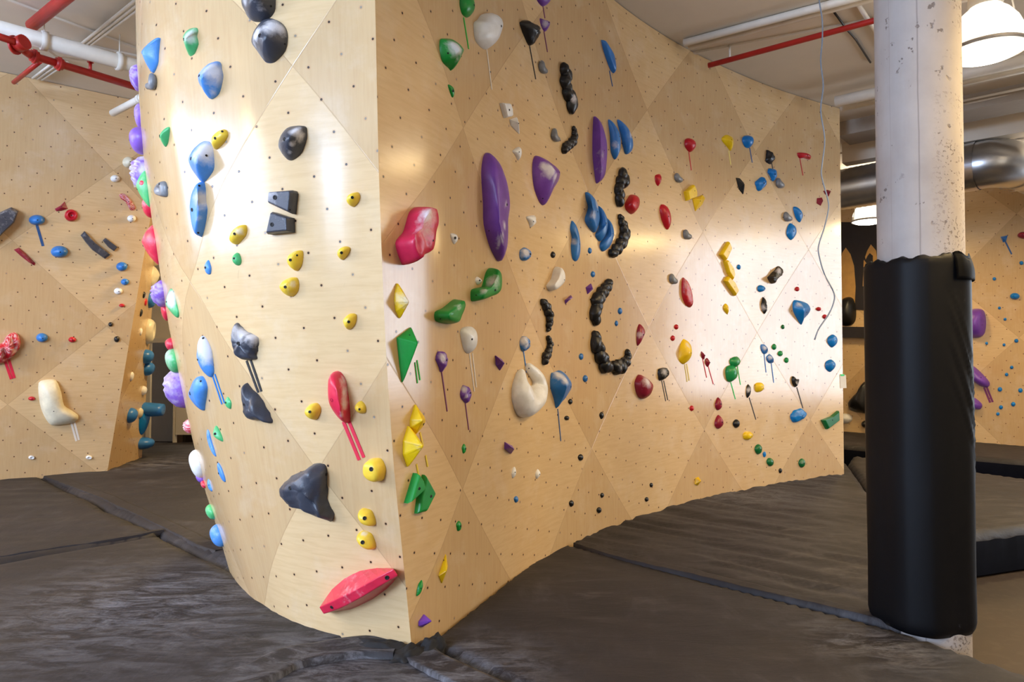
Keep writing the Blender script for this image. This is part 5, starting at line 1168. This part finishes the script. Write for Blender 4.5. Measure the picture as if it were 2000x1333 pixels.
F_('W','cr',251,317,24,22,'cream hold with a white tape beside the prow outline',d=.12); TAPE('W',(257,332),(264,366),4,'wh','white tape under the cream hold beside the prow outline')
# ---- side face by the doorway: holds that stick out sideways, sized in metres
def SH(c, t, y, w, h, d, label, kind='dome', up=.1):
    d *= .72; zz = np.linspace(-.1, 4.4, 400); z = zz[np.argmin([abs(proj(SS(t, q))[1]-y) for q in zz])]
    p, U, V, N = frame('S', t, z)
    a = proj(p+U*w/2); b = proj(p-U*w/2); bm = bmesh.new(); rr, fn = PROF[kind]; vr = []; n = 18
    for i, r in enumerate([1]+rr):
        vr.append([bm.verts.new((w/2*max(r, .02)*math.cos(2*math.pi*k/n), h/2*max(r, .02)*math.sin(2*math.pi*k/n)+(1-r)*up*h, -.012 if i == 0 else d*fn(r))) for k in range(n)])
    for X, Y in zip(vr, vr[1:]):
        for k in range(n): bm.faces.new((X[k], X[(k+1) % n], Y[(k+1) % n], Y[k]))
    bm.faces.new(vr[-1]); bmesh.ops.recalc_face_normals(bm, faces=bm.faces[:])
    if max(bm.faces, key=lambda f: f.calc_center_median().z).normal.z < 0: bmesh.ops.reverse_faces(bm, faces=bm.faces[:])
    nm = 'climbing_hold' if max(w, h) > .13 else 'foothold'
    finish('S', bm, c, p, U, V, N, d, w/2, label, (), (), .15, (), nm, True, 20, np.array([p[0]*50, y]), bf=None if d > .08 else 'no')
SH('cr',.92,508,.3,.16,.10,'cream hold on the side face, just under the faceted red one')
SH('cr',.88,540,.3,.30,.12,'larger cream hold on the side face by the purple one','cone')
SH('bk',.62,451,.12,.10,.03,'small black triangular hold high on the side face')
SH('bk',.35,577,.10,.09,.03,'tiny black foothold on the side face, upper of two')
SH('bk',.33,611,.10,.10,.03,'tiny black foothold on the side face, lower of two')
SH('re',.52,590,.10,.10,.03,'tiny red foothold on the side face beside the blue dome')
SH('bl',.78,587,.26,.22,.12,'blue dome hold on the side face under the cream ones')
SH('cr',.85,647,.3,.36,.14,'cream pocketed hold on the side face above the door frame','jug')
SH('wh',.45,648,.08,.10,.03,'tiny white foothold on the side face beside the cream pocket')
SH('bl',.82,697,.26,.20,.15,'blue hold on the side face, upper of two stacked by the door frame')
SH('bl',.92,721,.26,.20,.15,'blue hold on the side face, lower of two stacked by the door frame')
SH('wh',.30,735,.10,.12,.04,'small white foothold in the middle of the side face')
SH('wh',.85,763,.14,.13,.07,'small cream hold at the right of the side face')
SH('bl',.45,811,.24,.20,.12,'blue dome hold low on the side face')
SH('cr',.80,807,.12,.14,.06,'little cream hold wedged between the low blue ones')
SH('bl',.97,800,.3,.20,.36,'long blue hold sticking out sideways in front of the doorway','flat')
SH('tb',.95,820,.36,.44,.12,'teal blue hold behind the long blue one','cone')
SH('bl',.97,866,.3,.17,.22,'blue hold at the foot of the side face by the floor')
# ---- wall behind the column
H('B','dome','pu','1890,610 1908,603 1922,608 1927,630 1924,652 1912,660 1890,655',.22,'large purple rounded hold half hidden by the padded column',b=[(1918,635,.006)])
H('B','dome','pu','1890,714 1903,717 1920,732 1934,748 1930,757 1915,754 1898,743 1885,730',.16,'long purple hold with two tapes right of the padded column',b=[(1916,738,.008)],
  tp=[((1922,757),(1934,787),3,'pu','left of two purple tape strips on the far wall right of the column'),((1927,756),(1939,786),3,'pu','right of two purple tape strips on the far wall right of the column')])
H('B','dome','pu','1888,774 1904,776 1919,790 1915,800 1902,800 1886,790',.12,'small purple hold under the long purple one with tapes')
H('B','facet','ny' if 0 else 'bl','1954,462 1968,460 1966,470 1960,474',.07,'blue triangular hold with a dark tape on the far wall'); TAPE('B',(1963,471),(1976,497),2.2,'ny','dark blue tape on the far wall under the blue triangular hold')
F_('B','mr',2000,460,26,14,'red hold cut by the right edge of the view',d=.1)
for x, y, w, l in ((1942,545,7,'tiny blue foothold between the triangular blue hold and the large purple one'),(1995,514,8,'blue foothold below the red one at the right edge'),(1952,602,6,'tiny blue foothold just right of the top of the large purple hold'),(1963,624,6,'tiny blue foothold right of the middle of the large purple hold'),
    (1927,671,6,'tiny blue foothold directly below the large purple hold'),(1961,674,6,'tiny blue foothold left of the tip of the pale panel'),(1985,666,8,'tiny blue foothold at the tip of the pale panel'),(1976,718,7,'tiny blue foothold inside the pale panel, upper of two'),(1966,732,7,'tiny blue foothold inside the pale panel, lower of two'),
    (1953,761,9,'blue foothold right of the two purple tapes, higher one'),(1993,763,9,'blue foothold at the right edge level with the purple tapes'),(1979,790,9,'blue foothold low near the right edge'),(1955,796,8,'blue foothold low, upper of a close pair'),(1949,809,7,'blue foothold low, lower of a close pair')):
    F_('B','tb',x,y,w,w,l,d=.03)
F_('B','tb',1982,579,19,13,'blue faceted hold right of the large purple one, biggest of the scattered blue ones',d=.08)
H('B','dome','bk','1640,590 1655,580 1668,584 1674,605 1672,628 1660,637 1640,632',.22,'large black rounded hold at the right wall end, upper')
H('B','dome','bk','1690,744 1680,762 1668,775 1657,790 1662,803 1680,808 1700,806 1702,750',.2,'black bell shaped hold left of the padded column')
F_('B','wh',1650,818,30,20,'white hold peeking past the right end of the long face',d=.12)
F_('B','bk',1690,829,16,14,'black hold half hidden behind the column pad, below the bell',d=.1)
# dark mural board with arches, and the dark rail under it
def on_b(pts, d0, d1, name, m, label=None, cat=None, parent=None):
    s, z = locate('B', *np.mean(pts, 0)); p, U, V, N = frame('B', s, z); J = np.linalg.inv(jac('B', s, z)); A = [J@(np.array(q, float)-proj(p)) for q in pts]
    bm = bmesh.new(); lo = [bm.verts.new((a[0], a[1], d0)) for a in A]; hi = [bm.verts.new((a[0], a[1], d1)) for a in A]
    bm.faces.new(hi); n = len(A)
    for i in range(n): bm.faces.new((lo[i], lo[(i+1) % n], hi[(i+1) % n], hi[i]))
    bmesh.ops.recalc_face_normals(bm, faces=bm.faces[:])
    M = Matrix(((U[0], V[0], N[0], p[0]), (U[1], V[1], N[1], p[1]), (U[2], V[2], N[2], p[2]), (0, 0, 0, 1)))
    o = link(name, bm, m)
    if parent: o.parent = parent; o.matrix_parent_inverse = parent.matrix_world.inverted()
    o.matrix_world = M
    if label: tag(o, label, cat)
    return o
bpy.context.view_layer.update()
M_MURAL = plain('mural_black', rgb(34, 26, 20), .4, var=.2)
mu = on_b([(1600,430),(1700,436),(1740,436),(1740,606),(1685,605),(1600,606)], .0, .02, 'mural_board', M_MURAL, 'dark painted board with pale pointed arches on the far wall left of the column', 'mural')
bpy.context.view_layer.update()
M_ARCH = plain('mural_arch_wood', rgb(205, 160, 92), .45, var=.1)
for pts in ([(1642,606),(1641,520),(1646,494),(1653,484),(1662,497),(1669,520),(1672,560),(1670,606)], [(1686,560),(1688,510),(1695,490),(1702,478),(1712,490),(1716,520),(1716,560)]):
    on_b(pts, .015, .026, 'arch', M_ARCH, parent=mu)
on_b([(1686,500),(1690,500),(1692,508),(1696,500),(1700,495),(1706,500),(1706,522),(1698,520),(1690,510)], .026, .03, 'figure_silhouette', M_MURAL, parent=mu)
on_b([(1590,638),(1720,640),(1720,661),(1590,659)], .0, .12, 'dark_ledge', M_MURAL, 'dark horizontal ledge on the far wall under the arches', 'ledge')
l = bpy.data.lights.new('passage_fill', 'AREA'); l.size = .6; l.energy = 22; l.color = (1, .85, .66); o = bpy.data.objects.new('passage_fill', l); COL.objects.link(o); o.location = (-5.3, 12.5, 2.6)  # added unseen fill that brightens the space beyond the doorway
